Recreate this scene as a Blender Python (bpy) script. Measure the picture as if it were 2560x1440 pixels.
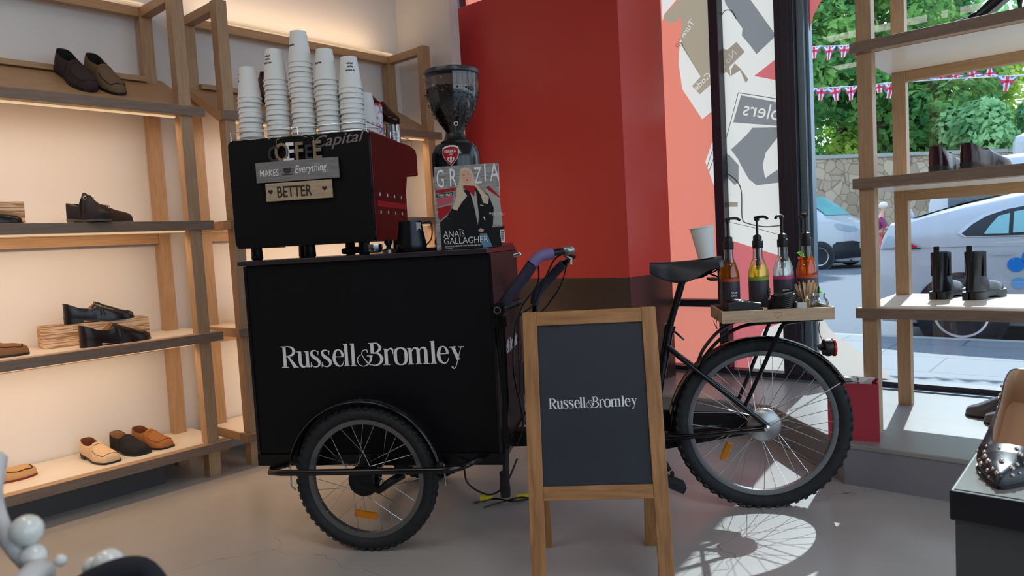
import bpy, math, random
from mathutils import Vector, Matrix
random.seed(7)
for o in list(bpy.data.objects): bpy.data.objects.remove(o)
SC = bpy.context.scene; COL = SC.collection; PI = math.pi

# ------------------------------------------------------------------ camera
cd = bpy.data.cameras.new('camera'); cam = bpy.data.objects.new('camera', cd); COL.objects.link(cam); SC.camera = cam
cd.sensor_width = 36; cd.lens = 36*1800/2560; cd.clip_start = 0.02; cd.clip_end = 200
pit, rol = math.radians(3.7249), math.radians(-3.1746)
Fw = Vector((0, math.cos(pit), -math.sin(pit))); U0 = Vector((0, math.sin(pit), math.cos(pit))); R0 = Vector((1, 0, 0))
Rc = math.cos(rol)*R0 + math.sin(rol)*U0; Uc = -math.sin(rol)*R0 + math.cos(rol)*U0
cam.matrix_world = Matrix(((Rc.x, Uc.x, -Fw.x, 0), (Rc.y, Uc.y, -Fw.y, 0), (Rc.z, Uc.z, -Fw.z, 1.06), (0, 0, 0, 1)))
cd.dof.use_dof = True; cd.dof.focus_distance = 2.7; cd.dof.aperture_fstop = 10.0

# ------------------------------------------------------------------ render look
vs = SC.view_settings; vs.view_transform = 'Standard'; vs.look = 'None'; vs.exposure = 0.1; vs.gamma = 1.0; vs.use_curve_mapping = False
SC.cycles.max_bounces = 9; SC.cycles.diffuse_bounces = 4; SC.cycles.glossy_bounces = 4; SC.cycles.transmission_bounces = 6
SC.cycles.transparent_max_bounces = 16; SC.cycles.caustics_reflective = False; SC.cycles.caustics_refractive = False
SC.cycles.sample_clamp_indirect = 4.0; SC.cycles.use_denoising = True
try: SC.cycles.denoiser = 'OPENIMAGEDENOISE'
except Exception: pass

# frame of the room: u along the shelf wall, v towards the shelf wall
ROOM_A = math.atan2(.7524, .6587)
RM = Matrix.Translation((-1.42, 3.497, 0)) @ Matrix.Rotation(ROOM_A, 4, 'Z')
def rp(u, v, z): return RM @ Vector((u, v, z))

# ------------------------------------------------------------------ daylight
def lin(c): return tuple(((x/12.92) if x <= .04045 else ((x+.055)/1.055)**2.4) for x in c)
def rgb(r, g, b): return lin((r/255, g/255, b/255)) + (1,)
W = bpy.data.worlds.new('world'); SC.world = W; W.use_nodes = True
nt = W.node_tree; nt.nodes.clear()
wo = nt.nodes.new('ShaderNodeOutputWorld'); bg = nt.nodes.new('ShaderNodeBackground'); bg.inputs[1].default_value = 2.3
tc = nt.nodes.new('ShaderNodeTexCoord'); sx = nt.nodes.new('ShaderNodeSeparateXYZ'); cr = nt.nodes.new('ShaderNodeValToRGB')
nt.links.new(tc.outputs['Generated'], sx.inputs[0]); nt.links.new(sx.outputs['Z'], cr.inputs[0])
cr.color_ramp.elements[0].position = 0.0; cr.color_ramp.elements[0].color = (.80, .92, 1.0, 1)
cr.color_ramp.elements[1].position = .7; cr.color_ramp.elements[1].color = (.42, .62, .95, 1)
nt.links.new(cr.outputs[0], bg.inputs[0]); nt.links.new(bg.outputs[0], wo.inputs[0])
def light(name, kind, loc, energy, color, **kw):
    l = bpy.data.lights.new(name, kind); o = bpy.data.objects.new(name, l); COL.objects.link(o)
    l.energy = energy; l.color = color
    for k, v in kw.items():
        if hasattr(l, k): setattr(l, k, v)
    o.location = loc
    return o
sun = light('sun', 'SUN', (3, 8, 8), 5.5, (.86, .95, 1.0), angle=math.radians(.6))
sun.rotation_euler = Vector((-.215, -.322, -.325)).to_track_quat('-Z', 'Y').to_euler()
# unseen fill lights added below the ceiling to lighten the shop
def ceil_fill(u, v, e, col, sx_, sy_):
    o = light('ceiling_fill_light', 'AREA', rp(u, v, 3.05), e, col, shape='RECTANGLE', size=sx_, size_y=sy_)
    o.rotation_euler = (0, 0, ROOM_A); return o
ceil_fill(-1.6, -1.6, 11, (1.0, .93, .88), .3, 1.6)
ceil_fill(-3.2, -1.2, 12, (1.0, .93, .88), .3, 1.6)
# ceil_fill(.3, -1.3, 4, (1.0, .93, .88), .3, 1.6)
ceil_fill(-1.0, -3.9, 16, (1.0, .94, .90), .3, 1.6)

# ------------------------------------------------------------------ materials
def mat(name, col, rough=.5, metal=0.0, spec=.5, emit=None, es=0.0, trans=0.0, ior=1.45, coat=0.0, alpha=1.0):
    m = bpy.data.materials.new(name); m.use_nodes = True; b = m.node_tree.nodes['Principled BSDF']
    b.inputs['Base Color'].default_value = col if len(col) == 4 else col+(1,)
    b.inputs['Roughness'].default_value = rough; b.inputs['Metallic'].default_value = metal
    b.inputs['Specular IOR Level'].default_value = spec; b.inputs['IOR'].default_value = ior
    b.inputs['Transmission Weight'].default_value = trans; b.inputs['Coat Weight'].default_value = coat
    if emit: b.inputs['Emission Color'].default_value = emit+(1,) if len(emit) == 3 else emit; b.inputs['Emission Strength'].default_value = es
    return m
def nodes_of(m): return m.node_tree.nodes, m.node_tree.links, m.node_tree.nodes['Principled BSDF']
def noise_col(m, c1, c2, scale=5, stretch=(1, 1, 1), detail=4, bump=0.0, lo=.35, hi=.65, rough=None, distort=0.0):
    n, l, b = nodes_of(m)
    t = n.new('ShaderNodeTexCoord'); mp = n.new('ShaderNodeMapping'); mp.inputs['Scale'].default_value = stretch
    ns = n.new('ShaderNodeTexNoise'); ns.inputs['Scale'].default_value = scale; ns.inputs['Detail'].default_value = detail; ns.inputs['Distortion'].default_value = distort
    r = n.new('ShaderNodeValToRGB'); r.color_ramp.elements[0].position = lo; r.color_ramp.elements[1].position = hi
    r.color_ramp.elements[0].color = c1; r.color_ramp.elements[1].color = c2
    l.new(t.outputs['Object'], mp.inputs[0]); l.new(mp.outputs[0], ns.inputs['Vector']); l.new(ns.outputs['Fac'], r.inputs[0]); l.new(r.outputs[0], b.inputs['Base Color'])
    if bump:
        bp = n.new('ShaderNodeBump'); bp.inputs['Strength'].default_value = bump; bp.inputs['Distance'].default_value = .01
        l.new(ns.outputs['Fac'], bp.inputs['Height']); l.new(bp.outputs[0], b.inputs['Normal'])
    return m
def wood(name, c1, c2, stretch, rough=.45, scale=9, bump=.05):
    return noise_col(mat(name, c1, rough), c1, c2, scale, stretch, 6, bump, .3, .7, distort=.6)
M = {}
M['wall'] = mat('white_wall', rgb(232, 229, 228), .75)
M['ceil'] = mat('ceiling', rgb(205, 200, 195), .8)
M['dimwall'] = mat('shop_wall', rgb(150, 140, 132), .8)
M['red'] = mat('red_paint', rgb(204, 62, 56), .36)
M['plinth'] = mat('dark_plinth', rgb(66, 58, 56), .22, 0.3)
M['floor'] = noise_col(mat('polished_concrete', (.3, .3, .3), .3), rgb(160, 157, 153), rgb(176, 173, 170), 1.6, (1, 1, 1), 8, .015, .3, .7)
M['platform'] = noise_col(mat('pale_stone', (.5, .5, .5), .32), rgb(140, 137, 134), rgb(150, 147, 144), 3, (1, 1, 1), 6, .01)
M['platface'] = mat('grey_riser', rgb(126, 124, 130), .5)
M['oak_u'] = wood('oak_along', rgb(168, 132, 96), rgb(188, 152, 116), (1, 14, 14))
M['oak_z'] = wood('oak_upright', rgb(164, 130, 96), rgb(184, 150, 116), (14, 14, 1))
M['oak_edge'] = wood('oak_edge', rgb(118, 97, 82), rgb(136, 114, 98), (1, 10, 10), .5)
M['cream'] = mat('cream_shelf_top', rgb(236, 226, 212), .3)
M['birch'] = wood('birch_ply', rgb(200, 165, 128), rgb(222, 190, 152), (1, 10, 10), .5)
M['black_panel'] = mat('black_panel', rgb(12, 12, 16), .45, spec=.25)
M['black_gloss'] = mat('black_gloss', rgb(14, 14, 17), .16, spec=.6)
M['black_metal'] = mat('black_metal', rgb(16, 17, 20), .25, .3)
M['rubber'] = noise_col(mat('rubber', (.01, .01, .01), .75), rgb(24, 25, 28), rgb(34, 35, 38), 40)
M['plastic_black'] = mat('black_plastic', rgb(20, 20, 22), .4)
M['chrome'] = mat('chrome', rgb(205, 208, 212), .18, 1.0)
M['alu'] = mat('aluminium', rgb(165, 165, 165), .35, .9)
M['white_letter'] = mat('white_lettering', rgb(225, 224, 226), .5)
M['maroon'] = mat('maroon_panel', rgb(44, 16, 22), .22, spec=.5)
M['amber'] = mat('amber_reflector', rgb(235, 140, 10), .2, trans=.3)
M['red_lens'] = mat('red_lens', rgb(220, 25, 25), .2, trans=.2)
M['paper'] = mat('paper_cup', rgb(224, 226, 224), .55)
M['dark_ink'] = mat('dark_ink', rgb(45, 45, 50), .6)
M['pine'] = wood('stained_pine', rgb(136, 92, 54), rgb(176, 126, 78), (10, 10, 1), .5, 7)
M['pine_x'] = wood('stained_pine_across', rgb(136, 92, 54), rgb(176, 126, 78), (1, 10, 10), .5, 7)
M['chalk'] = noise_col(mat('chalkboard', (.02, .02, .03), .6), rgb(33, 37, 45), rgb(40, 44, 52), 3)
M['frame_dark'] = mat('window_frame_dark', rgb(46, 44, 58), .4)
M['frame_alu'] = mat('window_frame_grey', rgb(120, 138, 150), .35, .5)
M['counter'] = mat('counter', rgb(44, 38, 44), .22, spec=.6)
M['foam'] = noise_col(mat('foam', (.02, .02, .04), .8), rgb(38, 34, 52), rgb(50, 46, 66), 60)
M['grip'] = mat('violet_grip', rgb(112, 96, 140), .6)
M['saddle'] = mat('saddle_vinyl', rgb(38, 41, 48), .42)
M['yellow'] = mat('yellow_plastic', rgb(225, 200, 40), .4)
M['red_trim'] = mat('red_trim', rgb(165, 25, 38), .3)
M['dim_letter'] = mat('dim_lettering', rgb(120, 110, 108), .5)
M['grey_board'] = noise_col(mat('grey_board', (.1, .1, .1), .6), rgb(112, 112, 112), rgb(128, 126, 124), 12, (1, 10, 10))
M['tan_board'] = noise_col(mat('tan_board', (.2, .2, .1), .6), rgb(158, 138, 110), rgb(176, 156, 128), 12, (1, 10, 10))
M['dark_brown'] = mat('dark_brown', rgb(44, 34, 30), .6)
M['taupe_wood'] = mat('taupe_wood', rgb(130, 112, 88), .6)
M['twine'] = mat('twine', rgb(170, 150, 110), .8)
M['can_art'] = noise_col(mat('can_art', (.8, .8, .9), .3), rgb(150, 135, 175), rgb(225, 222, 235), 60, (1, 1, 1), 2, 0, .42, .5)
M['lid_smoke'] = mat('smoked_lid', rgb(48, 50, 54), .3)
M['beans'] = mat('coffee_beans', rgb(34, 26, 24), .3, spec=.6)
M['paper_page'] = mat('paper_page', rgb(215, 205, 200), .7)
M['cover_grey'] = noise_col(mat('cover_grey', (.3, .3, .3), .25), rgb(120, 120, 120), rgb(165, 163, 160), 30, (1, 1, 6), 3)
for k_, c_ in dict(cover_dark=(28, 30, 32), cover_pale=(165, 163, 158), cover_red=(160, 30, 40), cover_pink=(178, 84, 96), coat=(22, 24, 28), jeans=(92, 132, 160), blonde=(198, 182, 158), skin_print=(205, 160, 140)).items(): M[k_] = mat(k_, rgb(*c_), .3)
M['lamp_glow'] = mat('lamp_glow', rgb(255, 220, 150), .5, emit=(1.0, .78, .42), es=16)
M['black_steel'] = mat('black_steel', rgb(38, 40, 44), .25, .7)
def thin_glass(name, tint=(1, 1, 1), base=.05, edge=.9):
    m = bpy.data.materials.new(name); m.use_nodes = True; n = m.node_tree.nodes; l = m.node_tree.links; n.clear()
    out = n.new('ShaderNodeOutputMaterial'); mx = n.new('ShaderNodeMixShader'); tr = n.new('ShaderNodeBsdfTransparent'); gl = n.new('ShaderNodeBsdfGlossy')
    tr.inputs[0].default_value = tint+(1,); gl.inputs['Roughness'].default_value = .01
    lw = n.new('ShaderNodeLayerWeight'); lw.inputs[0].default_value = .25
    mr = n.new('ShaderNodeMapRange'); mr.inputs['To Min'].default_value = base; mr.inputs['To Max'].default_value = edge
    l.new(lw.outputs['Fresnel'], mr.inputs[0]); l.new(mr.outputs[0], mx.inputs[0]); l.new(tr.outputs[0], mx.inputs[1]); l.new(gl.outputs[0], mx.inputs[2]); l.new(mx.outputs[0], out.inputs[0])
    return m
M['kick'] = mat('grey_kick_box', rgb(72,70,72), .45)
M['glass'] = thin_glass('window_glass', (.93, .97, .97), .03, .6)
M['clear'] = thin_glass('clear_glass', (.93, .95, .95), .06, .9)
M['hopper'] = thin_glass('smoked_hopper', (.90, .90, .91), .05, .7)
def vinyl(name, col, tr=.55, thru=.0):
    m = bpy.data.materials.new(name); m.use_nodes = True; n = m.node_tree.nodes; l = m.node_tree.links; n.clear()
    out = n.new('ShaderNodeOutputMaterial'); mx = n.new('ShaderNodeMixShader'); d = n.new('ShaderNodeBsdfDiffuse'); t = n.new('ShaderNodeBsdfTranslucent')
    d.inputs[0].default_value = col; t.inputs[0].default_value = col; mx.inputs[0].default_value = tr
    l.new(d.outputs[0], mx.inputs[1]); l.new(t.outputs[0], mx.inputs[2]); l.new(mx.outputs[0], out.inputs[0]); return m
M['v_pink'] = vinyl('vinyl_coral', rgb(208, 118, 98), .6)
M['v_red'] = vinyl('vinyl_red', rgb(190, 96, 96), .6)
M['v_cream'] = vinyl('vinyl_cream', rgb(204, 192, 180), .62)
M['v_grey'] = vinyl('vinyl_grey', rgb(120, 116, 114), .6)
M['v_taupe'] = vinyl('vinyl_taupe', rgb(152, 134, 112), .62)

M['birch_side'] = wood('tray_side_wood', rgb(176, 146, 116), rgb(196, 168, 138), (1, 10, 10), .5)
M['faint_brown'] = mat('faint_brown', rgb(130, 98, 76), .6)
M['ply_edge'] = noise_col(mat('striped_plywood', (.5, .4, .3), .6), rgb(150, 112, 78), rgb(222, 190, 156), 26, (.3, .3, 9), 2, 0, .45, .55)
M['label_dark'] = mat('label_dark', rgb(62, 56, 66), .45)
M['v_label_orange'] = mat('label_orange', rgb(190, 80, 50), .4)
M['green_band'] = mat('label_green', rgb(128, 160, 50), .4)
M['pink_band'] = mat('label_pink', rgb(196, 60, 130), .4)
M['tube_smoke'] = mat('tube_smoke', rgb(46, 62, 58), .4)
def syrup(name, col):
    m = bpy.data.materials.new(name); m.use_nodes = True; n = m.node_tree.nodes; l = m.node_tree.links; n.clear()
    out = n.new('ShaderNodeOutputMaterial'); mx = n.new('ShaderNodeMixShader'); tr = n.new('ShaderNodeBsdfTransparent'); d = n.new('ShaderNodeBsdfTranslucent')
    tr.inputs[0].default_value = col; d.inputs[0].default_value = col; mx.inputs[0].default_value = .5
    l.new(tr.outputs[0], mx.inputs[1]); l.new(d.outputs[0], mx.inputs[2]); l.new(mx.outputs[0], out.inputs[0]); return m
M['syrup_amber'] = syrup('amber_syrup', rgb(250, 190, 40)); M['syrup_yellow'] = syrup('yellow_syrup', rgb(252, 232, 130)); M['syrup_clear'] = syrup('clear_syrup', rgb(244, 250, 250)); M['syrup_orange'] = syrup('orange_syrup', rgb(252, 160, 30))
M['pale_grey'] = mat('pale_grey', rgb(196, 200, 198), .6)
M['tissue_pink'] = vinyl('tissue_pink', rgb(226, 130, 160), .5); M['tissue_green'] = vinyl('tissue_green', rgb(140, 225, 70), .5)
M['bag_red'] = mat('bag_red', rgb(176, 52, 66), .5)
for k_, (c_, r_) in dict(suede_dark=((58, 44, 46), .95), suede_olive=((112, 92, 70), .9), suede_cocoa=((50, 32, 24), .9), suede_navy=((34, 28, 38), .7), suede_brown=((134, 92, 60), .9), suede_beige=((214, 184, 152), .9), suede_black=((26, 25, 32), .9), suede_tan=((160, 104, 56), .9), suede_sand=((196, 154, 104), .9),
    leather_black=((24, 23, 26), .28), leather_brown=((34, 19, 16), .35), leather_tan=((96, 58, 34), .35), patent_brown=((48, 26, 20), .12), burgundy=((46, 22, 28), .18), boot_leather=((22, 22, 26), .25), grey_leather=((92, 84, 84), .3), leather_sheen=((40, 42, 50), .3),
    lining_tan=((150, 112, 76), .6), lining_black=((22, 20, 20), .8), lining_green=((96, 84, 50), .7), lining_olive=((120, 110, 86), .7), lining_brown=((110, 62, 36), .6), sole_dark=((30, 24, 22), .5), sole_grey=((92, 86, 80), .6), sole_red=((120, 40, 34), .5), sole_black=((20, 21, 25), .45),
    seam_dark=((40, 28, 24), .8), elastic=((18, 18, 22), .8), insole_beige=((176, 142, 112), .6), charcoal=((66, 68, 70), .6), black_lid=((14, 15, 24), .4), lid_top=((120, 120, 116), .18), strap_pale=((196, 192, 188), .35)).items(): M[k_] = mat(k_, rgb(*c_), r_)
M['stud_metal'] = mat('stud_metal', rgb(196, 184, 172), .22, .9)
M['pearl'] = mat('pearl', rgb(214, 212, 204), .22, coat=.5)

# ------------------------------------------------------------------ mesh building
class MB:
    def __init__(s): s.v = []; s.f = []; s.m = []; s.cur = 0
    def add(s, vs, fs, M4=None):
        o = len(s.v)
        for p in vs: s.v.append(tuple(M4 @ Vector(p)) if M4 is not None else tuple(p))
        for f in fs: s.f.append(tuple(i+o for i in f)); s.m.append(s.cur)
        return s
    def box(s, x0, x1, y0, y1, z0, z1, M4=None):
        v = [(x, y, z) for z in (z0, z1) for y in (y0, y1) for x in (x0, x1)]
        return s.add(v, [(0, 2, 3, 1), (4, 5, 7, 6), (0, 1, 5, 4), (2, 6, 7, 3), (0, 4, 6, 2), (1, 3, 7, 5)], M4)
    def bar(s, a, b, w, h, up=(0, 0, 1)):
        a, b = Vector(a), Vector(b); d = (b-a); L = d.length; d.normalize(); x = d.cross(Vector(up))
        if x.length < 1e-4: x = d.cross(Vector((1, 0, 0)))
        x.normalize(); y = x.cross(d)
        M4 = Matrix(((x.x, d.x, y.x, a.x), (x.y, d.y, y.y, a.y), (x.z, d.z, y.z, a.z), (0, 0, 0, 1)))
        return s.box(-w/2, w/2, 0, L, -h/2, h/2, M4)
    def prism(s, poly, d0, d1, M4=None):      # poly in x,z ; extruded in y
        n = len(poly); v = [(x, d0, z) for x, z in poly] + [(x, d1, z) for x, z in poly]
        area = sum(poly[i][0]*poly[(i+1) % n][1]-poly[(i+1) % n][0]*poly[i][1] for i in range(n))
        a, b = tuple(range(n)), tuple(range(2*n-1, n-1, -1))
        sd = [(i, i+n, (i+1) % n+n, (i+1) % n) for i in range(n)]
        if area < 0: a, b = a[::-1], b[::-1]; sd = [f[::-1] for f in sd]
        return s.add(v, [a, b]+[f[::-1] if False else f for f in sd], M4)
    def tube(s, pts, r, n=8, caps=True, M4=None, closed=False):
        pts = [Vector(p) for p in pts]; m = len(pts); R = r if isinstance(r, (list, tuple)) else [r]*m
        vs = []; prev = None
        for i, p in enumerate(pts):
            if closed: d = pts[(i+1) % m]-pts[i-1]
            else: d = pts[min(i+1, m-1)]-pts[max(i-1, 0)]
            d.normalize()
            if prev is None:
                a = d.cross(Vector((0, 0, 1)))
                if a.length < .1: a = d.cross(Vector((1, 0, 0)))
            else: a = prev - d*prev.dot(d)
            a.normalize(); prev = a; b = d.cross(a)
            for k in range(n):
                t = 2*PI*k/n; vs.append(p+(a*math.cos(t)+b*math.sin(t))*R[i])
        fs = []
        for i in range(m if closed else m-1):
            j = (i+1) % m
            for k in range(n): fs.append((i*n+k, i*n+(k+1) % n, j*n+(k+1) % n, j*n+k))
        if caps and not closed: fs.append(tuple(range(n))[::-1]); fs.append(tuple((m-1)*n+k for k in range(n)))
        return s.add(vs, fs, M4)
    def lathe(s, prof, n=24, M4=None, caps=True):   # prof (r,z) about z
        vs = []
        for r, z in prof:
            for k in range(n): t = 2*PI*k/n; vs.append((r*math.cos(t), r*math.sin(t), z))
        fs = []
        for i in range(len(prof)-1):
            for k in range(n): fs.append((i*n+k, i*n+(k+1) % n, (i+1)*n+(k+1) % n, (i+1)*n+k))
        if caps:
            if prof[0][0] > 1e-5: fs.append(tuple(range(n))[::-1])
            if prof[-1][0] > 1e-5: fs.append(tuple((len(prof)-1)*n+k for k in range(n)))
        return s.add(vs, fs, M4)
    def ball(s, c, r, n=12, M4=None, sc=(1, 1, 1)):
        c = Vector(c); prof = [(r*math.sin(PI*i/(n//2+1)), -r*math.cos(PI*i/(n//2+1))) for i in range(n//2+2)]
        T = Matrix.Translation(c) @ Matrix.Diagonal((sc[0], sc[1], sc[2], 1))
        return s.lathe([(max(a, 1e-4), b) for a, b in prof], n, (M4 @ T) if M4 is not None else T)
    def grid(s, rows, M4=None, closed=False):
        n = len(rows[0]); vs = [p for r in rows for p in r]; fs = []
        for i in range(len(rows)-1):
            for k in range(n if closed else n-1): fs.append((i*n+k, i*n+(k+1) % n, (i+1)*n+(k+1) % n, (i+1)*n+k))
        return s.add(vs, fs, M4)
    def stroke(s, pts, ws, y=0.0, M4=None, sub=6):   # flat ribbon in x,z with varying width
        P = []; n = len(pts)
        def cr_(a, b, c, d, t): return .5*((2*b)+(-a+c)*t+(2*a-5*b+4*c-d)*t*t+(-a+3*b-3*c+d)*t**3)
        if n == 2: P = [(*pts[0], ws[0]), (*pts[1], ws[1])]
        else:
            for i in range(n-1):
                a, b, c, d = pts[max(i-1, 0)], pts[i], pts[i+1], pts[min(i+2, n-1)]
                for k in range(sub):
                    t = k/sub; P.append((cr_(a[0], b[0], c[0], d[0], t), cr_(a[1], b[1], c[1], d[1], t), ws[i]+(ws[i+1]-ws[i])*t))
            P.append((*pts[-1], ws[-1]))
        vs = []
        for i in range(len(P)):
            a, b = P[max(i-1, 0)], P[min(i+1, len(P)-1)]; dx, dz = b[0]-a[0], b[1]-a[1]; L = math.hypot(dx, dz) or 1
            nx, nz = -dz/L*P[i][2]/2, dx/L*P[i][2]/2
            vs += [(P[i][0]+nx, y, P[i][1]+nz), (P[i][0]-nx, y, P[i][1]-nz)]
        return s.add(vs, [(2*i, 2*i+2, 2*i+3, 2*i+1) for i in range(len(P)-1)], M4)
    def poly(s, pts, M4=None): return s.add(pts, [tuple(range(len(pts)))], M4)
    def build(s, name, mats, parent=None, smooth=0, bevel=0.0, mtx=None, **tags):
        me = bpy.data.meshes.new(name); me.from_pydata(s.v, [], s.f)
        mats = mats if isinstance(mats, (list, tuple)) else [mats]
        for m in mats: me.materials.append(M[m] if isinstance(m, str) else m)
        if len(mats) > 1:
            for p, i in zip(me.polygons, s.m): p.material_index = i
        if smooth:
            for p in me.polygons: p.use_smooth = True
            try: me.set_sharp_from_angle(angle=math.radians(smooth))
            except Exception: pass
        me.update()
        o = bpy.data.objects.new(name, me); COL.objects.link(o)
        if parent is not None: o.parent = parent
        if mtx is not None: o.matrix_local = mtx
        if bevel:
            b = o.modifiers.new('bevel', 'BEVEL'); b.width = bevel; b.segments = 2; b.limit_method = 'ANGLE'; b.angle_limit = math.radians(40)
        for k, v in tags.items(): o[k] = v
        return o
def thing(name, label, cat, loc=(0, 0, 0), rz=0.0, group=None, mtx=None):
    o = bpy.data.objects.new(name, None); COL.objects.link(o); o.empty_display_size = .05
    if mtx is not None: o.matrix_world = mtx
    else: o.location = loc; o.rotation_euler = (0, 0, rz)
    o['label'] = label; o['category'] = cat
    if group: o['group'] = group
    return o
def tag(o, label, cat, group=None):
    o['label'] = label; o['category'] = cat
    if group: o['group'] = group
    return o
def struct(o): o['kind'] = 'structure'; return o
def dup(o, mtx, label=None, group=None, parent=None):
    c = o.copy(); COL.objects.link(c); c.parent = parent
    if parent is None: c.matrix_world = mtx
    if label: c['label'] = label
    if group: c['group'] = group
    for ch in list(o.children): dup(ch, None, parent=c)
    return c
def T(x, y, z): return Matrix.Translation((x, y, z))
def RX(a): return Matrix.Rotation(math.radians(a), 4, 'X')
def RY(a): return Matrix.Rotation(math.radians(a), 4, 'Y')
def RZ(a): return Matrix.Rotation(math.radians(a), 4, 'Z')
def text(body, name, m, parent, mtx, size, shear=0.0, bold=0.0, extrude=0.0004, align='LEFT', sx=1.0, spacing=1.0):
    cu = bpy.data.curves.new(name, 'FONT'); cu.body = body; cu.size = size; cu.shear = shear; cu.offset = bold*size; cu.extrude = extrude
    cu.align_x = align; cu.space_character = spacing; cu.resolution_u = 3
    t = bpy.data.objects.new(name+'_tmp', cu); COL.objects.link(t)
    dg = bpy.context.evaluated_depsgraph_get(); me = bpy.data.meshes.new_from_object(t.evaluated_get(dg))
    bpy.data.objects.remove(t); me.name = name; me.materials.clear(); me.materials.append(M[m] if isinstance(m, str) else m)
    me.transform(Matrix.Diagonal((sx, 1, 1, 1)) if sx != 1 else Matrix.Identity(4))
    o = bpy.data.objects.new(name, me); COL.objects.link(o)
    if parent is not None: o.parent = parent
    o.matrix_local = mtx   # text lies in local xy
    return o
UP = RX(90)   # text standing up, read from -y

# serif wordmark drawn stroke by stroke; unit: 2395 wide, 275 high
def wordmark(name, m, parent, mtx, width, yy=0.0):
    b = MB(); S = lambda p, w, **k: b.stroke(p, w, 0.0, **k)
    def serif(x0, x1, z): S([(x0, z), (x1, z)], [12, 12])
    def s_(o):
        S([(585+o, 150), (588+o, 205)], [6, 16]); S([(588+o, 178), (572+o, 200), (540+o, 212), (506+o, 199), (498+o, 165), (522+o, 132), (560+o, 105), (592+o, 75), (598+o, 42), (580+o, 12), (543+o, 1), (506+o, 12), (489+o, 42)], [6, 9, 12, 26, 36, 42, 44, 42, 34, 20, 12, 9, 6])
        S([(484+o, 0), (486+o, 64)], [16, 6])
    def e_(o):
        S([(800+o, 122), (918+o, 122)], [11, 11]); S([(915+o, 118), (908+o, 165), (885+o, 200), (852+o, 211), (818+o, 185), (800+o, 110), (815+o, 42), (862+o, 3), (905+o, 20), (928+o, 72)], [34, 32, 20, 12, 34, 46, 38, 18, 12, 7])
    def l_(x): S([(x, 0), (x, 286)], [43, 43]); serif(x-36, x+36, 5); serif(x-34, x, 280)
    S([(131, 0), (131, 275)], [43, 43]); serif(85, 178, 5); serif(88, 140, 270)
    S([(128, 270), (195, 270), (243, 248), (262, 208), (243, 170), (195, 150), (147, 147)], [10, 12, 30, 45, 34, 13, 9]); S([(176, 150), (272, 4)], [22, 50]); serif(245, 312, 5)
    S([(340, 205), (340, 70), (354, 24), (386, 3), (412, 22), (428, 62)], [43, 43, 38, 16, 11, 7]); serif(300, 345, 200); S([(438, 205), (438, 0)], [43, 43]); serif(398, 440, 200); serif(440, 470, 5)
    s_(0); s_(147); e_(0); l_(963); l_(1052)
    S([(1239, 205), (1243, 165)], [8, 14]); S([(1241, 188), (1215, 200), (1183, 185), (1170, 150), (1195, 95), (1250, 22)], [7, 9, 12, 10, 11, 20]); S([(1250, 22), (1285, 5)], [20, 8])
    S([(1178, 142), (1132, 125), (1108, 80), (1122, 22), (1180, -6), (1240, 14), (1278, 62), (1288, 118)], [8, 9, 11, 11, 10, 12, 26, 38]); serif(1235, 1310, 122)
    S([(1308, 285), (1308, 150)], [43, 43]); serif(1262, 1320, 280); S([(1318, 281), (1375, 277), (1412, 222), (1378, 172), (1320, 152)], [9, 14, 40, 24, 9])
    S([(1320, 152), (1382, 150), (1428, 85), (1398, 22), (1330, 1), (1285, 12)], [10, 22, 46, 28, 11, 8])
    S([(1487, 0), (1487, 205)], [43, 43]); serif(1446, 1532, 5); serif(1455, 1490, 200); S([(1500, 160), (1522, 196), (1558, 205), (1572, 188)], [7, 14, 24, 22]); S([(1574, 200), (1578, 136)], [22, 7])
    S([(1676, 212), (1620, 185), (1607, 106), (1620, 28), (1676, 0), (1732, 28), (1746, 106), (1732, 185), (1676, 212)], [10, 34, 44, 34, 10, 34, 44, 34, 10])
    for i, x in enumerate((1800, 1903, 2001)):
        S([(x, 0), (x, 205 if i == 0 else 160)], [42, 42]); serif(x-38, x+38, 5)
        if i: S([(x-88, 150), (x-66, 192), (x-36, 206), (x-8, 190), (x, 155)], [7, 13, 20, 36, 42])
    serif(1766, 1802, 200); l_(2095); e_(1362)
    S([(2346, 205), (2410, 42)], [42, 40]); serif(2305, 2388, 200); S([(2452, 203), (2392, 10), (2368, -52), (2342, -62), (2326, -40)], [9, 9, 10, 16, 26]); serif(2420, 2485, 200)
    k = width/2400.0; b.v = [((x-85)*k, -.0006+yy, z*k) for x, y, z in b.v]
    return b.build(name, m, parent, mtx=mtx)
# ================================================================== SETTING
def rstruct(b, name, m, **k):
    o = b.build(name, m, mtx=RM, **k); o.matrix_world = RM; return struct(o)
b = MB(); b.box(-6, 2.52, -5.7, .6, -.05, 0); floor = rstruct(b, 'floor', 'floor')
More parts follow.
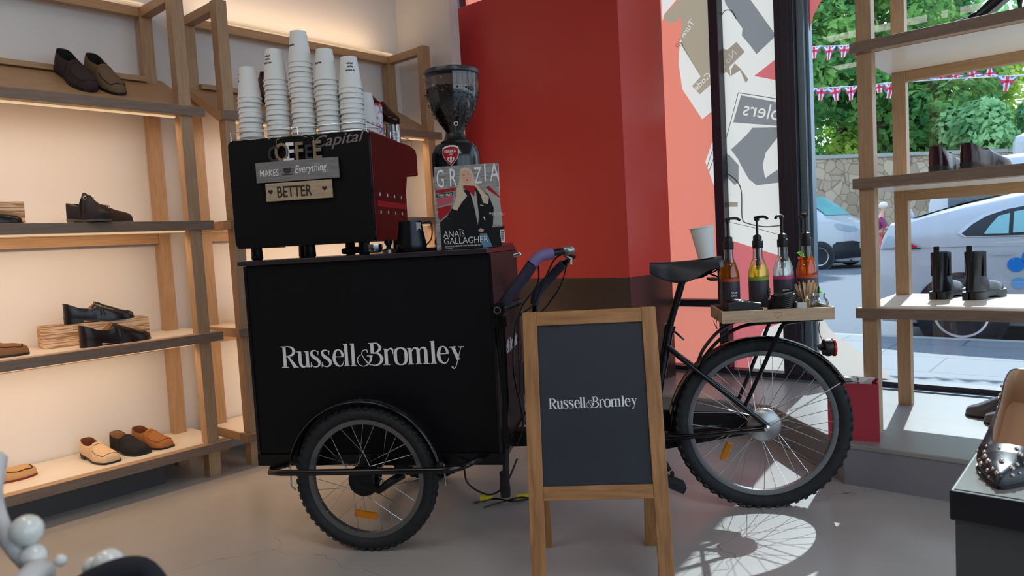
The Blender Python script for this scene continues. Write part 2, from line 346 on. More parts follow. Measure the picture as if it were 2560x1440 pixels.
# faint cracks and scuffs of the concrete
def floor_cracks():
    n, l, bs = nodes_of(M['floor'])
    t = n.new('ShaderNodeTexCoord'); v = n.new('ShaderNodeTexVoronoi'); v.feature = 'DISTANCE_TO_EDGE'; v.inputs['Scale'].default_value = .55
    ns = n.new('ShaderNodeTexNoise'); ns.inputs['Scale'].default_value = 6; mx = n.new('ShaderNodeMix'); mx.data_type = 'RGBA'; mx.blend_type = 'LINEAR_LIGHT'; mx.inputs[0].default_value = .12
    l.new(t.outputs['Object'], mx.inputs[6]); l.new(t.outputs['Object'], ns.inputs['Vector']); l.new(ns.outputs['Color'], mx.inputs[7]); l.new(mx.outputs[2], v.inputs['Vector'])
    r = n.new('ShaderNodeMath'); r.operation = 'LESS_THAN'; r.inputs[1].default_value = .0006; l.new(v.outputs['Distance'], r.inputs[0])
    old = bs.inputs['Base Color'].links[0].from_socket; m2 = n.new('ShaderNodeMix'); m2.data_type = 'RGBA'; m2.inputs[7].default_value = rgb(118, 110, 104)
    l.new(r.outputs[0], m2.inputs[0]); l.new(old, m2.inputs[6]); l.new(m2.outputs[2], bs.inputs['Base Color'])
floor_cracks()
b = MB(); b.box(-6, 1.71, .45, .57, 0, 3.25); rstruct(b, 'wall_left', 'wall')
b = MB(); b.box(1.63, 1.71, -.06, .45, 0, 3.25); rstruct(b, 'wall_end', 'wall')
b = MB(); b.box(-6.1, -6, -5.7, .6, 0, 3.25); rstruct(b, 'wall_rear', 'dimwall')
b = MB(); b.box(-6, -3.4, -5.7, -5.6, 0, 3.25); b.box(-3.4, 2.6, -5.7, -5.6, 2.95, 3.25); b.box(2.4, 2.6, -5.7, -5.6, 0, 2.95); rstruct(b, 'wall_right', 'dimwall')
w2 = struct(MB().box(-3.4, 2.4, -5.68, -5.60, 0, .10).build('window_added', 'frame_dark')); w2.matrix_world = RM  # glazed opening added in the unseen right wall to let in more daylight
for u_ in (-3.4, -1.5, .4, 2.33): MB().box(u_, u_+.07, -5.68, -5.60, .10, 2.95).build('mullion', 'frame_dark', w2, bevel=.003)
for u_ in (-3.33, -1.43, .47): MB().poly([(u_, -5.64, .10), (u_+1.83, -5.64, .10), (u_+1.83, -5.64, 2.95), (u_, -5.64, 2.95)]).build('pane', 'glass', w2)
b = MB(); b.box(-6, 2.6, -5.7, .6, 3.25, 3.35); rstruct(b, 'ceiling', 'ceil')
b = MB(); b.box(1.813, 2.30, -1.19, 1.15, .8155, 2.617); b.box(1.83, 2.29, -1.17, 1.15, .1, .82); rstruct(b, 'wall_centre', 'red', bevel=.003)
b = MB(); b.box(1.811, 2.302, -1.192, 1.15, .17, .8155); rstruct(b, 'baseboard_centre', 'plinth', bevel=.003)
# raised display platform in front of the window
pl = [(1.32, -5.6), (1.32, -2.47), (1.80, -1.975), (1.80, 1.1), (2.50, 1.1), (2.50, -5.6)]
def plan(b, pts, z0, z1):
    n = len(pts); vs = [(x, y, z0) for x, y in pts]+[(x, y, z1) for x, y in pts]
    b.add(vs, [tuple(range(n))[::-1], tuple(range(n, 2*n))]+[(i, (i+1) % n, (i+1) % n+n, i+n) for i in range(n)])
b = MB(); plan(b, pl, .15, .17); rstruct(b, 'trim_1', 'platform', bevel=.004)
ins = [(1.325, -5.6), (1.325, -2.468), (1.805, -1.972), (1.805, 1.1), (2.50, 1.1), (2.50, -5.6)]
b = MB(); plan(b, ins, 0, .15); rstruct(b, 'trim_2', 'platface')
# shop window: frames, panes and the printed film
win = struct(MB().box(2.44, 2.54, -5.6, 1.15, .17, .205).build('window_1', 'frame_dark')); win.matrix_world = RM
def wpart(name, m, fn, **k):
    b = MB(); fn(b); return b.build(name, m, win, **k)
wpart('mullion', 'frame_dark', lambda b: b.box(2.45, 2.54, -1.476, -1.418, .205, 3.2), bevel=.004)
wpart('mullion', 'frame_dark', lambda b: (b.box(2.43, 2.56, -1.926, -1.818, .205, 3.2), b.box(2.425, 2.45, -1.90, -1.85, .205, 3.2)), bevel=.004)
wpart('mullion_cap', 'frame_alu', lambda b: (b.box(2.47, 2.56, -1.968, -1.927, .205, 3.2), b.box(2.50, 2.56, -1.985, -1.968, .205, 3.2)), bevel=.003)
wpart('mullion', 'frame_dark', lambda b: b.box(2.45, 2.54, .64, .70, .205, 3.2))
wpart('rail', 'frame_dark', lambda b: (b.box(2.46, 2.53, -1.418, .64, .585, .627), b.box(2.455, 2.53, -1.418, .64, .622, .629)))
wpart('sill', 'frame_alu', lambda b: b.box(2.40, 2.60, -5.6, -1.1, .17, .178))
wpart('head_frame', 'frame_dark', lambda b: b.box(2.44, 2.54, -5.6, 1.15, 3.2, 3.25))
wpart('pane', 'glass', lambda b: b.poly([(2.525, 1.15, .2), (2.525, -1.42, .2), (2.525, -1.42, 3.2), (2.525, 1.15, 3.2)]))
wpart('pane', 'glass', lambda b: b.poly([(2.525, -1.47, .2), (2.525, -1.83, .2), (2.525, -1.83, 3.2), (2.525, -1.47, 3.2)]))
wpart('pane', 'glass', lambda b: b.poly([(2.525, -1.94, .2), (2.525, -5.6, .2), (2.525, -5.6, 3.2), (2.525, -1.94, 3.2)]))
VZ = {
'cream1':[(-1.193, 2.263), (-1.179, 2.122), (-1.197, 1.955), (-1.324, 1.747), (-1.408, 1.796), (-1.396, 1.966), (-1.314, 1.901), (-1.265, 1.962), (-1.326, 2.003), (-1.196, 2.224)],
'taupe1':[(-1.209, 2.515), (-1.091, 2.435), (-1.085, 2.413), (-1.127, 2.378), (-1.176, 2.376), (-1.21, 2.397), (-1.211, 2.325), (-1.195, 2.262), (-1.324, 2.008), (-1.265, 1.962), (-1.314, 1.901), (-1.399, 1.966), (-1.404, 2.465)],
'cream2':[(-1.418, 1.673), (-1.334, 1.484), (-1.371, 1.375), (-1.418, 1.228)],
'creamT':[(-1.075, 2.55), (-1.199, 2.518), (-1.097, 2.448), (-1.078, 2.395)],
'pink_tri':[(-1.662, 1.948), (-1.818, 2.034), (-1.818, 1.889)],
'grey1':[(-1.493, 2.442), (-1.645, 2.403), (-1.792, 2.16), (-1.783, 2.14), (-1.68, 2.07), (-1.644, 2.127), (-1.595, 2.196), (-1.601, 2.235), (-1.501, 2.404)],
'grey2':[(-1.470, 2.150), (-1.501, 2.132), (-1.562, 2.167), (-1.61, 2.098), (-1.506, 2.028), (-1.519, 1.966), (-1.491, 2.008), (-1.470, 1.990)],
'grey3':[(-1.501, 2.016), (-1.546, 2.048), (-1.583, 2.004), (-1.628, 1.932), (-1.609, 1.918), (-1.578, 1.996), (-1.504, 1.969)],
'grey4':[(-1.578, 1.851), (-1.744, 1.791), (-1.815, 1.766), (-1.815, 1.634), (-1.523, 1.699)],
'grey5':[(-1.633, 1.655), (-1.815, 1.634), (-1.797, 1.583), (-1.716, 1.495), (-1.695, 1.425), (-1.707, 1.346), (-1.74, 1.366), (-1.812, 1.404), (-1.812, 1.314), (-1.654, 1.31), (-1.608, 1.351), (-1.572, 1.42), (-1.545, 1.478), (-1.503, 1.539), (-1.568, 1.586), (-1.617, 1.625)],
'grey6':[(-1.472, 1.521), (-1.496, 1.503), (-1.548, 1.441), (-1.544, 1.339), (-1.519, 1.323), (-1.481, 1.364), (-1.470, 1.385)],
'grey7':[(-1.470, 1.225), (-1.535, 1.219), (-1.534, 1.191), (-1.470, 1.196)],
'pink_low':[(-1.47, .99), (-1.498, 0.985), (-1.82, 0.873), (-1.82, 0.51), (-1.667, 0.447), (-1.568, 0.205), (-1.47, .205)],
'arch_pink':[(-1.98, 3.2), (-2.32, 3.2), (-2.27, 2.62), (-2.17, 2.42), (-2.062, 2.295), (-2.036, 2.26), (-2.01, 2.216), (-1.99, 2.157), (-1.98, 2.102)],
'arch_cream':[(-1.98, 0.205), (-1.98, 0.536), (-2.012, 0.528), (-2.044, 0.473), (-2.087, 0.424), (-2.146, 0.393), (-2.192, 0.354), (-2.237, 0.311), (-2.296, 0.269), (-2.34, 0.24), (-2.363, 0.205)]}
def film_curve(outer, holes, texts, m, lay=0, name='printed_film', only_text=False):
    """flat film cut out of one sheet: outline, cut-outs and cut-out letters (read from the street)"""
    cu = bpy.data.curves.new(name, 'CURVE'); cu.dimensions = '2D'; cu.fill_mode = 'BOTH'; cu.resolution_u = 3
    def poly(pts):
        s_ = cu.splines.new('POLY'); s_.points.add(len(pts)-1); s_.use_cyclic_u = True
        for p, q in zip(s_.points, pts): p.co = (q[0], q[1], 0, 1)
    if not only_text:
        poly(outer)
        for h in holes: poly(h)
    for body, size, v, z, ang in texts:
        fc = bpy.data.curves.new('t', 'FONT'); fc.body = body; fc.size = size; fc.offset = .004*size; fc.resolution_u = 3; t = bpy.data.objects.new('t', fc); COL.objects.link(t)
        dg = bpy.context.evaluated_depsgraph_get(); tcu = t.evaluated_get(dg).to_curve(dg)
        for sp in tcu.splines:
            P = []
            bp = sp.bezier_points; nb_ = len(bp)
            if nb_:
                for a in range(nb_):
                    p0, p1 = bp[a], bp[(a+1) % nb_]
                    for k in range(3):
                        q = k/3; c = (1-q)**3*p0.co+3*(1-q)**2*q*p0.handle_right+3*(1-q)*q*q*p1.handle_left+q**3*p1.co; P.append((c.x, c.y))
            else: P = [(p.co.x, p.co.y) for p in sp.points]
            poly([(v+x*math.cos(ang)-y*math.sin(ang), z+x*math.sin(ang)+y*math.cos(ang)) for x, y in P])
        t.to_curve_clear(); bpy.data.objects.remove(t)
    o = bpy.data.objects.new('c', cu); COL.objects.link(o); dg = bpy.context.evaluated_depsgraph_get(); me = bpy.data.meshes.new_from_object(o.evaluated_get(dg)); bpy.data.objects.remove(o)
    u = 2.520-.0006*lay
    for vv in me.vertices: vv.co = (u, vv.co.x, vv.co.y)
    me.name = name; me.materials.clear(); me.materials.append(M[m]); ob = bpy.data.objects.new(name, me); COL.objects.link(ob); ob.parent = win; return ob
T1 = VZ['taupe1']; C1 = VZ['cream1']
H1 = T1[:8]+C1[1:5]+[(-1.4175, 1.966), (-1.4175, 2.465)]
T1b = T1[:8]+[(-1.324, 2.008), (-1.265, 1.962), (-1.314, 1.901), (-1.4175, 1.966), (-1.4175, 2.465)]
C1b = [(-1.195, 2.262)]+C1[1:4]+[(-1.4175, 1.790), (-1.4175, 1.966), (-1.314, 1.901), (-1.265, 1.962), (-1.324, 2.008)]
cT = [(-1.075, 2.55), (-1.195, 2.520), (-1.090, 2.440), (-1.078, 2.40)]
C2 = VZ['cream2']
C2 = [(-1.4175, 1.673)]+C2[1:3]+[(-1.4175, 1.228)]
tx1 = [('Turn up', .056, -1.300, 2.345, math.radians(133-180+0)), ('Code', .056, -1.395, 2.000, math.radians(-36))]
def flip(t): return t
film_curve([(1.15, .2), (-1.418, .2), (-1.418, 3.2), (1.15, 3.2)], [H1, cT, C2], [], 'v_pink')
film_curve(T1b, [], tx1, 'v_taupe'); film_curve([], [], tx1, 'v_cream', only_text=True, name='window_lettering')
film_curve(C1b, [], [], 'v_cream'); film_curve(cT, [], [], 'v_cream'); film_curve(C2, [], [], 'v_cream')
tb = [('blers', .118, -1.80, 1.668, math.radians(17))]; tn = [('No Dr', .060, -1.566, 2.098, math.radians(-38))]
gk = ('grey1', 'grey2', 'grey3', 'grey4', 'grey5', 'grey6', 'grey7', 'pink_tri', 'pink_low')
VZ['grey3'] = [(-1.520, 2.010), (-1.546, 2.044), (-1.583, 2.004), (-1.628, 1.932), (-1.609, 1.918), (-1.578, 1.996), (-1.522, 1.975)]
VZ['grey2'] = [(-1.472, 2.150), (-1.501, 2.132), (-1.562, 2.167), (-1.61, 2.098), (-1.512, 2.030), (-1.517, 1.970), (-1.491, 2.008), (-1.472, 1.990)]
VZ['grey5'] = [(-1.640, 1.650), (-1.815, 1.628), (-1.797, 1.583), (-1.716, 1.495), (-1.695, 1.425), (-1.707, 1.346), (-1.74, 1.366), (-1.812, 1.404), (-1.812, 1.314), (-1.654, 1.31), (-1.608, 1.351), (-1.572, 1.42), (-1.545, 1.478), (-1.503, 1.539), (-1.568, 1.586), (-1.617, 1.625)]
film_curve([(-1.462, .19), (-1.838, .19), (-1.838, 3.2), (-1.462, 3.2)], [VZ[k] for k in gk if k not in ('grey2', 'grey3', 'grey7')], [], 'v_cream')
for k in gk: film_curve(VZ[k], [], tb if k == 'grey4' else tn if k == 'grey2' else [], 'v_red' if 'pink' in k else 'v_cream' if k in ('grey2', 'grey3', 'grey7') else 'v_grey', lay=2 if k in ('grey2', 'grey3', 'grey7') else 0)
film_curve([], [], tb+tn, 'v_cream', only_text=True, name='window_lettering')
film_curve(VZ['arch_pink'], [], [], 'v_red'); film_curve(VZ['arch_cream'], [], [], 'v_cream')
def wline(pts, w, m='v_grey', lay=2):
    b = MB(); b.stroke(pts, [w]*len(pts), 0, sub=6)
    b.v = [(2.520-.0006*lay, x, z) for x, y, z in b.v]; b.build('printed_line', m, win)
wline([(-1.562, 1.868), (-1.690, 1.827), (-1.815, 1.785)], .004)
wline([(-1.562, 1.868), (-1.52, 1.74), (-1.472, 1.60)], .004)
wline([(-1.472, 1.40), (-1.53, 1.35), (-1.560, 1.28), (-1.560, 1.12), (-1.60, 1.085), (-1.70, 1.062), (-1.80, 1.065)], .007)
wline([(-1.48, 1.10), (-1.60, 1.068), (-1.72, 1.030), (-1.81, 1.0)], .003)
wline([(-1.472, 2.34), (-1.50, 2.365), (-1.54, 2.35), (-1.565, 2.30)], .006)
wline([(-1.345, 1.45), (-1.385, 1.55), (-1.415, 1.60)], .004); wline([(-1.355, 1.42), (-1.40, 1.52)], .004)
# slim lamps on the rear side of the shop, seen mirrored in the glass
for z_, v0, v1 in ((2.80, -1.95, -1.38), (1.46, -2.0, -1.35)):
    wl_ = thing('strip_lamp', 'slim warm strip lamp on the rear wall, seen only mirrored in the window glass', 'lamp', mtx=RM @ T(-5.9, v0, z_), group='strip lamps on the rear wall')
    MB().box(-.04, 0, 0, v1-v0, -.02, .02).build('lamp_body', 'frame_alu', wl_); MB().box(0, .004, 0, v1-v0, -.008, .008).build('diffuser', 'lamp_glow', wl_)

# ================================================================== SHELVING UNITS
LED = (1.0, .675, .40)
def shelf_unit(label, M0, L, fr, zb=0.0, depth=.44, led=True, slopeless=False, n_top=2.316, tops=(.166, .701, 1.241), energy=3.0):
    """local x along the unit (0..L), y from the front edge to the back, z up; fr = left edges of the two side frames"""
    t = thing('display_shelving', label, 'shelving', mtx=M0, group='oak shoe display shelving units')
    th = .045; pw = .058
    for f in fr:
        MB().box(f, f+pw, .018, .018+pw, 0, n_top).build('post', 'oak_z', t, bevel=.002)
        MB().box(f, f+pw, depth-.08, depth-.08+pw, 0, n_top-.001).build('post', 'oak_z', t, bevel=.002)
        MB().box(f+.004, f+pw-.004, .018+pw, depth-.08, n_top-.047, n_top-.002).build('cross_rail', 'oak_u', t, bevel=.002)
    MB().box(fr[0]+pw, fr[1], depth-.078, depth-.03, n_top-.047, n_top-.002).build('top_rail', 'oak_u', t, bevel=.002)
    for z in tops:
        s = MB(); s.cur = 0; s.box(0, L, 0, depth-.002, z-th, z-.002); s.cur = 1; s.box(.004, L-.004, .05, depth-.006, z-.004, z); s.box(.004, L-.004, .05, depth-.006, z-th-.002, z-th)
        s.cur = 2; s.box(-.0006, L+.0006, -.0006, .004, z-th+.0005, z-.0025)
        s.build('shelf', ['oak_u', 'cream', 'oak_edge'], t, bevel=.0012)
        if z > .3: MB().box(fr[0]+pw, fr[1], depth-.076, depth-.03, z-th-.05, z-th-.002).build('back_rail', 'oak_u', t, bevel=.002)
    if not slopeless:
        z0 = 1.778
        s = MB(); s.cur = 0
        sl = (.212)/(.39)
        prof = [(.0, z0-.045), (.0, z0), (.05, z0), (depth-.02, z0+(depth-.07)*sl), (depth-.02, z0+(depth-.07)*sl-.03), (.06, z0-.045)]
        M4 = Matrix(((0, 1, 0, 0), (1, 0, 0, 0), (0, 0, 1, 0), (0, 0, 0, 1)))
        s.prism(prof, 0.004, L-.004, M4); s.cur = 1; s.box(0, L, -.0006, .004, z0-.0445, z0-.001)
        s.build('sloped_shelf', ['oak_u', 'oak_edge'], t, bevel=.001)
        zz = z0+(depth-.14)*sl
        MB().bar((fr[0]+pw, depth-.09, zz+.018), (fr[1]+.0, depth-.09, zz+.018), .03, .026).build('stop_strip', 'oak_u', t, bevel=.002)
        for f in fr:
            MB().bar((f+pw/2, .07, z0-.02), (f+pw/2, depth-.05, z0+(depth-.12)*sl-.02), .05, .05).build('side_beam', 'oak_u', t, bevel=.002)
    if led:
        for z in list(tops[1:])+[1.778]:
            st_ = MB().box(fr[0]+.07, fr[1]-.01, .045, .06, z-.053, z-.0455).build('light_strip', M['led_strip'], t)
            o = light('shelf_light', 'AREA', (0, 0, 0), energy, LED, shape='RECTANGLE', size=fr[1]-fr[0]-.15, size_y=.03)
            o.parent = t; o.location = ((fr[0]+fr[1])/2+.02, .075, z-.058); o.rotation_euler = (math.radians(24), 0, 0)
        o = light('uplight', 'AREA', (0, 0, 0), energy*.62, LED, shape='RECTANGLE', size=fr[1]-fr[0]-.1, size_y=.04)
        o.parent = t; o.location = ((fr[0]+fr[1])/2, depth-.12, n_top+.02); o.rotation_euler = (math.radians(180-12), 0, 0)
        MB().box(fr[0]+.06, fr[1], depth-.13, depth-.10, n_top-.002, n_top+.006).build('light_strip', M['led_strip'], t)
    return t
M['led_strip'] = mat('led_strip', rgb(255, 225, 180), .5, emit=(1.0, .72, .42), es=.5)
U1 = shelf_unit('oak shoe shelving against the pale wall, nearest to the camera', RM @ T(-2.3, 0, 0), 2.3, (.12, 2.187), energy=4.2)
MB().box(.05, 2.02, .13, .40, 0, .118).build('kick_plinth', 'kick', U1) if 'kick' in M else None
U2 = shelf_unit('oak shoe shelving behind the coffee machine, beside the end wall', RM @ T(.085, 0, 0), 1.475, (.02, 1.37), energy=3.2)
U3 = shelf_unit('oak shoe shelving on the platform in front of the window', RM @ T(1.52, -2.47, 0) @ RZ(-90) @ T(0, 0, 0), 2.2, (.02, 2.1), led=False, slopeless=True, n_top=3.0, depth=.66, tops=(.701, 1.241, 1.795)) 
# ================================================================== THE COFFEE TRICYCLE
BM = Matrix.Translation((.905, 2.685, 0)) @ RZ(-6.5)            # rear contact point, local x runs to the back wheel end
FM = T(-1.4, -.27, 0) @ RZ(-3)                                  # front assembly: local y=0 is the near face of the box
trike = thing('coffee_tricycle', 'black cargo tricycle with a lettered box, saddle and spoked wheels', 'tricycle', mtx=BM)
def wheel(pm, R, rr, nsp, tw, hubr, hubw, hubm, refl, name='wheel'):
    """wheel about its local y axis"""
    YZ = Matrix(((1, 0, 0, 0), (0, 0, 1, 0), (0, -1, 0, 0), (0, 0, 0, 1)))
    b = MB(); n = 12; prof = []
    rc = (R+rr)/2-.002; hh = (R-rr)/2+.004
    pr = [(rc+hh*math.cos(a), tw*math.sin(a)) for a in [2*PI*k/n for k in range(n)]]
    b.lathe(pr+[pr[0]], 72, YZ, caps=False)
    nk = 56
    for k in range(nk):
        for sgn in (-1, 1):
            a = 2*PI*(k+.25*sgn)/nk; Mk = RY(math.degrees(a)) @ T(0, sgn*tw*.62, R-.004) @ RX(-sgn*34)
            b.box(-.0075, .0075, -.008, .008, -.003, .0045, Mk)
        a = 2*PI*(k+.5)/nk; b.box(-.006, .006, -.006, .006, -.004, .0035, RY(math.degrees(a)) @ T(0, 0, R-.001))
    w = b.build(name, 'rubber', trike, smooth=45, mtx=pm)
    rp_ = [(rr-.020, -.010), (rr-.004, -.013), (rr+.002, -.0125), (rr+.002, .0125), (rr-.004, .013), (rr-.020, .010), (rr-.020, -.010)]
    MB().lathe(rp_, 72, YZ, caps=False).build('rim', 'rim', w, smooth=30)
    MB().lathe([(hubr*.35, -hubw/2-.012), (hubr*.35, -hubw/2), (hubr, -hubw/2), (hubr, -hubw/2+.008), (hubr*.62, -hubw/2+.014), (hubr*.62, hubw/2-.014), (hubr, hubw/2-.008), (hubr, hubw/2), (hubr*.35, hubw/2), (hubr*.35, hubw/2+.012)], 24, YZ).build('hub', hubm, w, smooth=35)
    sp = None
    for k in range(nsp):
        side = 1 if k % 2 else -1; a = 2*PI*k/nsp; tw_ = (1 if (k//2) % 2 else -1)*1.15
        p0 = (hubr*.93*math.cos(a+tw_), side*(hubw/2-.004), hubr*.93*math.sin(a+tw_)); p1 = ((rr-.018)*math.cos(a), side*.002, (rr-.018)*math.sin(a))
        MB().tube([p0, p1], .0012, 5, caps=False).build('spoke', 'chrome', w)
    if refl is not None:
        a, L = refl[:2]
        MB().box(-L/2, L/2, -.006, .006, -.013, .013, RY(a) @ T(0, 0, -(rr*.62)) @ RY(refl[2] if len(refl) > 2 else 0)).build('reflector', 'amber', w, bevel=.005)
    return w
M['rim'] = mat('rim', rgb(120, 120, 122), .35, .8)
WF = FM @ T(-.017, -.09, .257)
wheel(WF, .255, .214, 28, .026, .046, .062, 'black_metal', (5, .085, 4), 'front_wheel')
WF2 = FM @ T(-.017, .66, .257)
wheel(WF2, .255, .214, 28, .026, .046, .062, 'black_metal', None, 'front_wheel')
wheel(T(.012, 0, .322), .325, .278, 36, .027, .030, .10, 'alu', (52, .075, 62), 'rear_wheel')
# front mudguards
def guard(R, a0, a1, w, M4, name='mudguard', m='black_gloss', n=26, par=None):
    rows = []
    for i in range(n+1):
        a = math.radians(a0+(a1-a0)*i/n); rows.append([((R-.010*(abs(t)**2))*math.cos(a), t*w, (R-.010*(abs(t)**2))*math.sin(a)) for t in (-1, -.75, -.4, 0, .4, .75, 1)])
    o = MB().grid(rows).build(name, m, par or trike, smooth=60, mtx=M4)
    md = o.modifiers.new('thick', 'SOLIDIFY'); md.thickness = .002; return o
guard(.288, 8, 170, .036, WF); guard(.288, 8, 170, .036, WF2)
for Mx in (WF, WF2): MB().tube([(-.284, 0, .05), (-.286, 0, -.03), (-.27, 0, -.045)], .003, 6).tube([(.283, 0, .05), (.285, 0, -.03)], .003, 6).build('mudguard_stay', 'alu', trike, mtx=Mx)
# box, its frame and the lid
b = MB(); b.box(-.464, .452, 0, .60, .318, 1.022); box = b.build('cargo_box', 'black_panel', trike, bevel=.003, mtx=FM)
wordmark('lettering', 'white_letter', box, T(-.350, -.0012, .641), .690)
wordmark('lettering', 'white_letter', box, T(.4532, .10, .635) @ RZ(90), .41)
MB().box(-.472, -.462, -.004, .004, .31, 1.02).build('corner_trim', 'black_gloss', box); MB().box(.448, .456, -.004, .004, .31, 1.02).build('corner_trim', 'black_gloss', box)
MB().box(-.488, .446, -.016, .62, 1.0225, 1.040).build('counter_lid', 'counter', trike, bevel=.0015, mtx=FM)
MB().box(.06, .44, .20, .60, 1.0402, 1.053).build('raised_board', 'counter', trike, bevel=.001, mtx=FM)
M['counter'].node_tree.nodes['Principled BSDF'].inputs['Roughness'].default_value = .22
b = MB(); b.box(-.474, .46, -.006, .045, .274, .318); b.box(-.474, .46, .56, .605, .274, .318); b.box(-.474, -.43, .045, .56, .274, .318); b.box(.42, .46, .045, .56, .274, .318); b.box(-.05, .02, .045, .56, .28, .318)
b.build('box_frame', 'black_metal', trike, bevel=.003, mtx=FM)
b = MB(); b.tube([(-.30, .02, .292), (-.335, -.06, .296), (-.357, -.12, .300), (-.345, -.152, .299), (-.30, -.158, .298), (.0, -.158, .302), (.28, -.158, .306), (.34, -.145, .311), (.375, -.09, .315), (.40, .0, .315)], .011, 10)
b.build('bumper_bar', 'black_gloss', trike, smooth=60, mtx=FM)
b = MB(); b.tube([(-.017, -.13, .257), (-.017, .70, .257)], .008, 8); b.box(-.05, .03, -.155, -.128, .235, .30); b.tube([(-.017, -.145, .257), (.05, -.15, .235), (.09, -.148, .262), (.13, -.12, .28)], .014, 8)
b.lathe([(.001, -.155), (.032, -.150), (.034, -.128), (.03, -.124)], 20, T(-.017, 0, .257) @ RX(-90) @ T(0, 0, 0)); b.lathe([(.001, 0), (.052, 0), (.056, .006), (.056, .020), (.001, .024)], 28, T(-.017, -.138, .257) @ RX(-90) @ T(0, 0, .012)); b.build('axle', 'black_metal', trike, smooth=40, mtx=FM)
# steering post and stand at the corner of the box
b = MB(); b.tube([(.487, .0, .80), (.486, .0, .52), (.480, .0, .44)], .006, 6); b.box(.470, .486, -.012, .018, .335, .80); b.tube([(.462, .01, .83), (.476, .01, .50), (.466, .0, .26), (.462, -.01, .19)], .012, 8)
b.build('stand', 'black_metal', trike, smooth=40, mtx=FM)
MB().lathe([(.001, 0), (.018, 0), (.019, .03), (.016, .09), (.001, .09)], 12, T(.462, -.012, .165) @ RX(6)).build('rubber_foot', 'rubber', trike, smooth=40, mtx=FM)
b = MB(); b.lathe([(.001, -.03), (.019, -.03), (.024, -.02), (.024, .02), (.001, .02)], 18, T(.474, .0, .826) @ RX(90)); b.box(.455, .50, -.012, .02, .765, .80); b.tube([(.474, .02, .826), (.50, .06, .83), (.53, .12, .84)], .014, 8)
b.build('pivot', 'black_metal', trike, smooth=40, mtx=FM)
MB().lathe([(.009, 0), (.013, 0), (.013, .004), (.009, .004)], 18, T(.474, -.031, .826) @ RX(90), caps=False).build('pivot_ring', 'chrome', trike, smooth=30, mtx=FM)
# push handlebar
def smoothpath(P, k=6):
    out = []; n = len(P); P = [Vector(p) for p in P]
    for i in range(n-1):
        a, b_, c, d = P[max(i-1, 0)], P[i], P[i+1], P[min(i+2, n-1)]
        for j in range(k):
            t = j/k; out.append(.5*((2*b_)+(-a+c)*t+(2*a-5*b_+4*c-d)*t*t+(-a+3*b_-3*c+d)*t**3))
    out.append(P[-1]); return out
near = smoothpath([(.478, .05, .835), (.505, .05, .868), (.555, .05, .925), (.590, .05, .975), (.618, .06, 1.000), (.66, .085, 1.010), (.70, .12, 1.013), (.715, .25, 1.00), (.71, .40, .99), (.672, .50, .965), (.60, .52, .90), (.545, .52, .84), (.53, .52, .77), (.53, .52, .70)])
MB().tube(near, .0125, 10).build('handlebar', 'black_metal', trike, smooth=60, mtx=FM)
MB().tube(smoothpath([(.482, .05, .838), (.505, .05, .868), (.555, .05, .925), (.592, .05, .975)]), [.021]*19, 12).build('foam_sleeve', 'foam', trike, smooth=60, mtx=FM)
MB().tube(smoothpath([(.592, .05, .975), (.618, .06, 1.000), (.66, .085, 1.010)]), .0205, 12).build('grip', 'grip', trike, smooth=60, mtx=FM)
MB().tube(smoothpath([(.66, .50, .955), (.60, .52, .90), (.545, .52, .84), (.53, .52, .79)]), .020, 12).build('foam_sleeve', 'foam', trike, smooth=60, mtx=FM)
b = MB(); b.box(.528, .556, .035, .062, 1.004, 1.017, T(0, 0, 0)); b.build('brake_lever', 'chrome', trike, bevel=.003, mtx=FM @ T(.54, 0, 1.01) @ RY(-12) @ T(-.54, 0, -1.01))
b = MB(); b.ball((.712, .12, 1.016), .022, 12, sc=(1.2, 1, .8)); b.tube([(.70, .12, 1.0), (.725, .11, .985), (.722, .105, .965)], .005, 8); b.build('gear_lever', 'alu', trike, smooth=60, mtx=FM)
MB().tube(smoothpath([(.70, .12, 1.005), (.665, .10, .985), (.62, .09, .90), (.585, .09, .83), (.52, .08, .77), (.505, .05, .60), (.53, .05, .42), (.50, .05, .33)]), .0032, 6).tube(smoothpath([(.61, .07, .985), (.60, .10, .90), (.53, .10, .80), (.52, .09, .62), (.515, .1, .45), (.55, .1, .36), (.60, .12, .30)]), .0028, 6).tube(smoothpath([(.70, .3, .99), (.66, .35, .88), (.60, .40, .80), (.52, .38, .70), (.50, .30, .50), (.54, .25, .38), (.60, .25, .31)]), .0028, 6).build('brake_cable', 'plastic_black', trike, smooth=60, mtx=FM)
MB().tube(smoothpath([(.30, .06, .262), (.32, .02, .20), (.40, .0, .165), (.46, .01, .20), (.50, .05, .28)]), .0035, 6).tube(smoothpath([(.30, -.02, .30), (.345, -.02, .285), (.42, .02, .30)]), .003, 6).build('hanging_cable', 'plastic_black', trike, smooth=60, mtx=FM)
MB().lathe([(.001, -.055), (.050, -.050), (.062, -.040), (.062, -.012), (.035, -.006)], 28, T(.012, 0, .322) @ RX(90) @ Matrix.Diagonal((1, 1, -1, 1))).build('roller_brake', 'alu', trike, smooth=40)
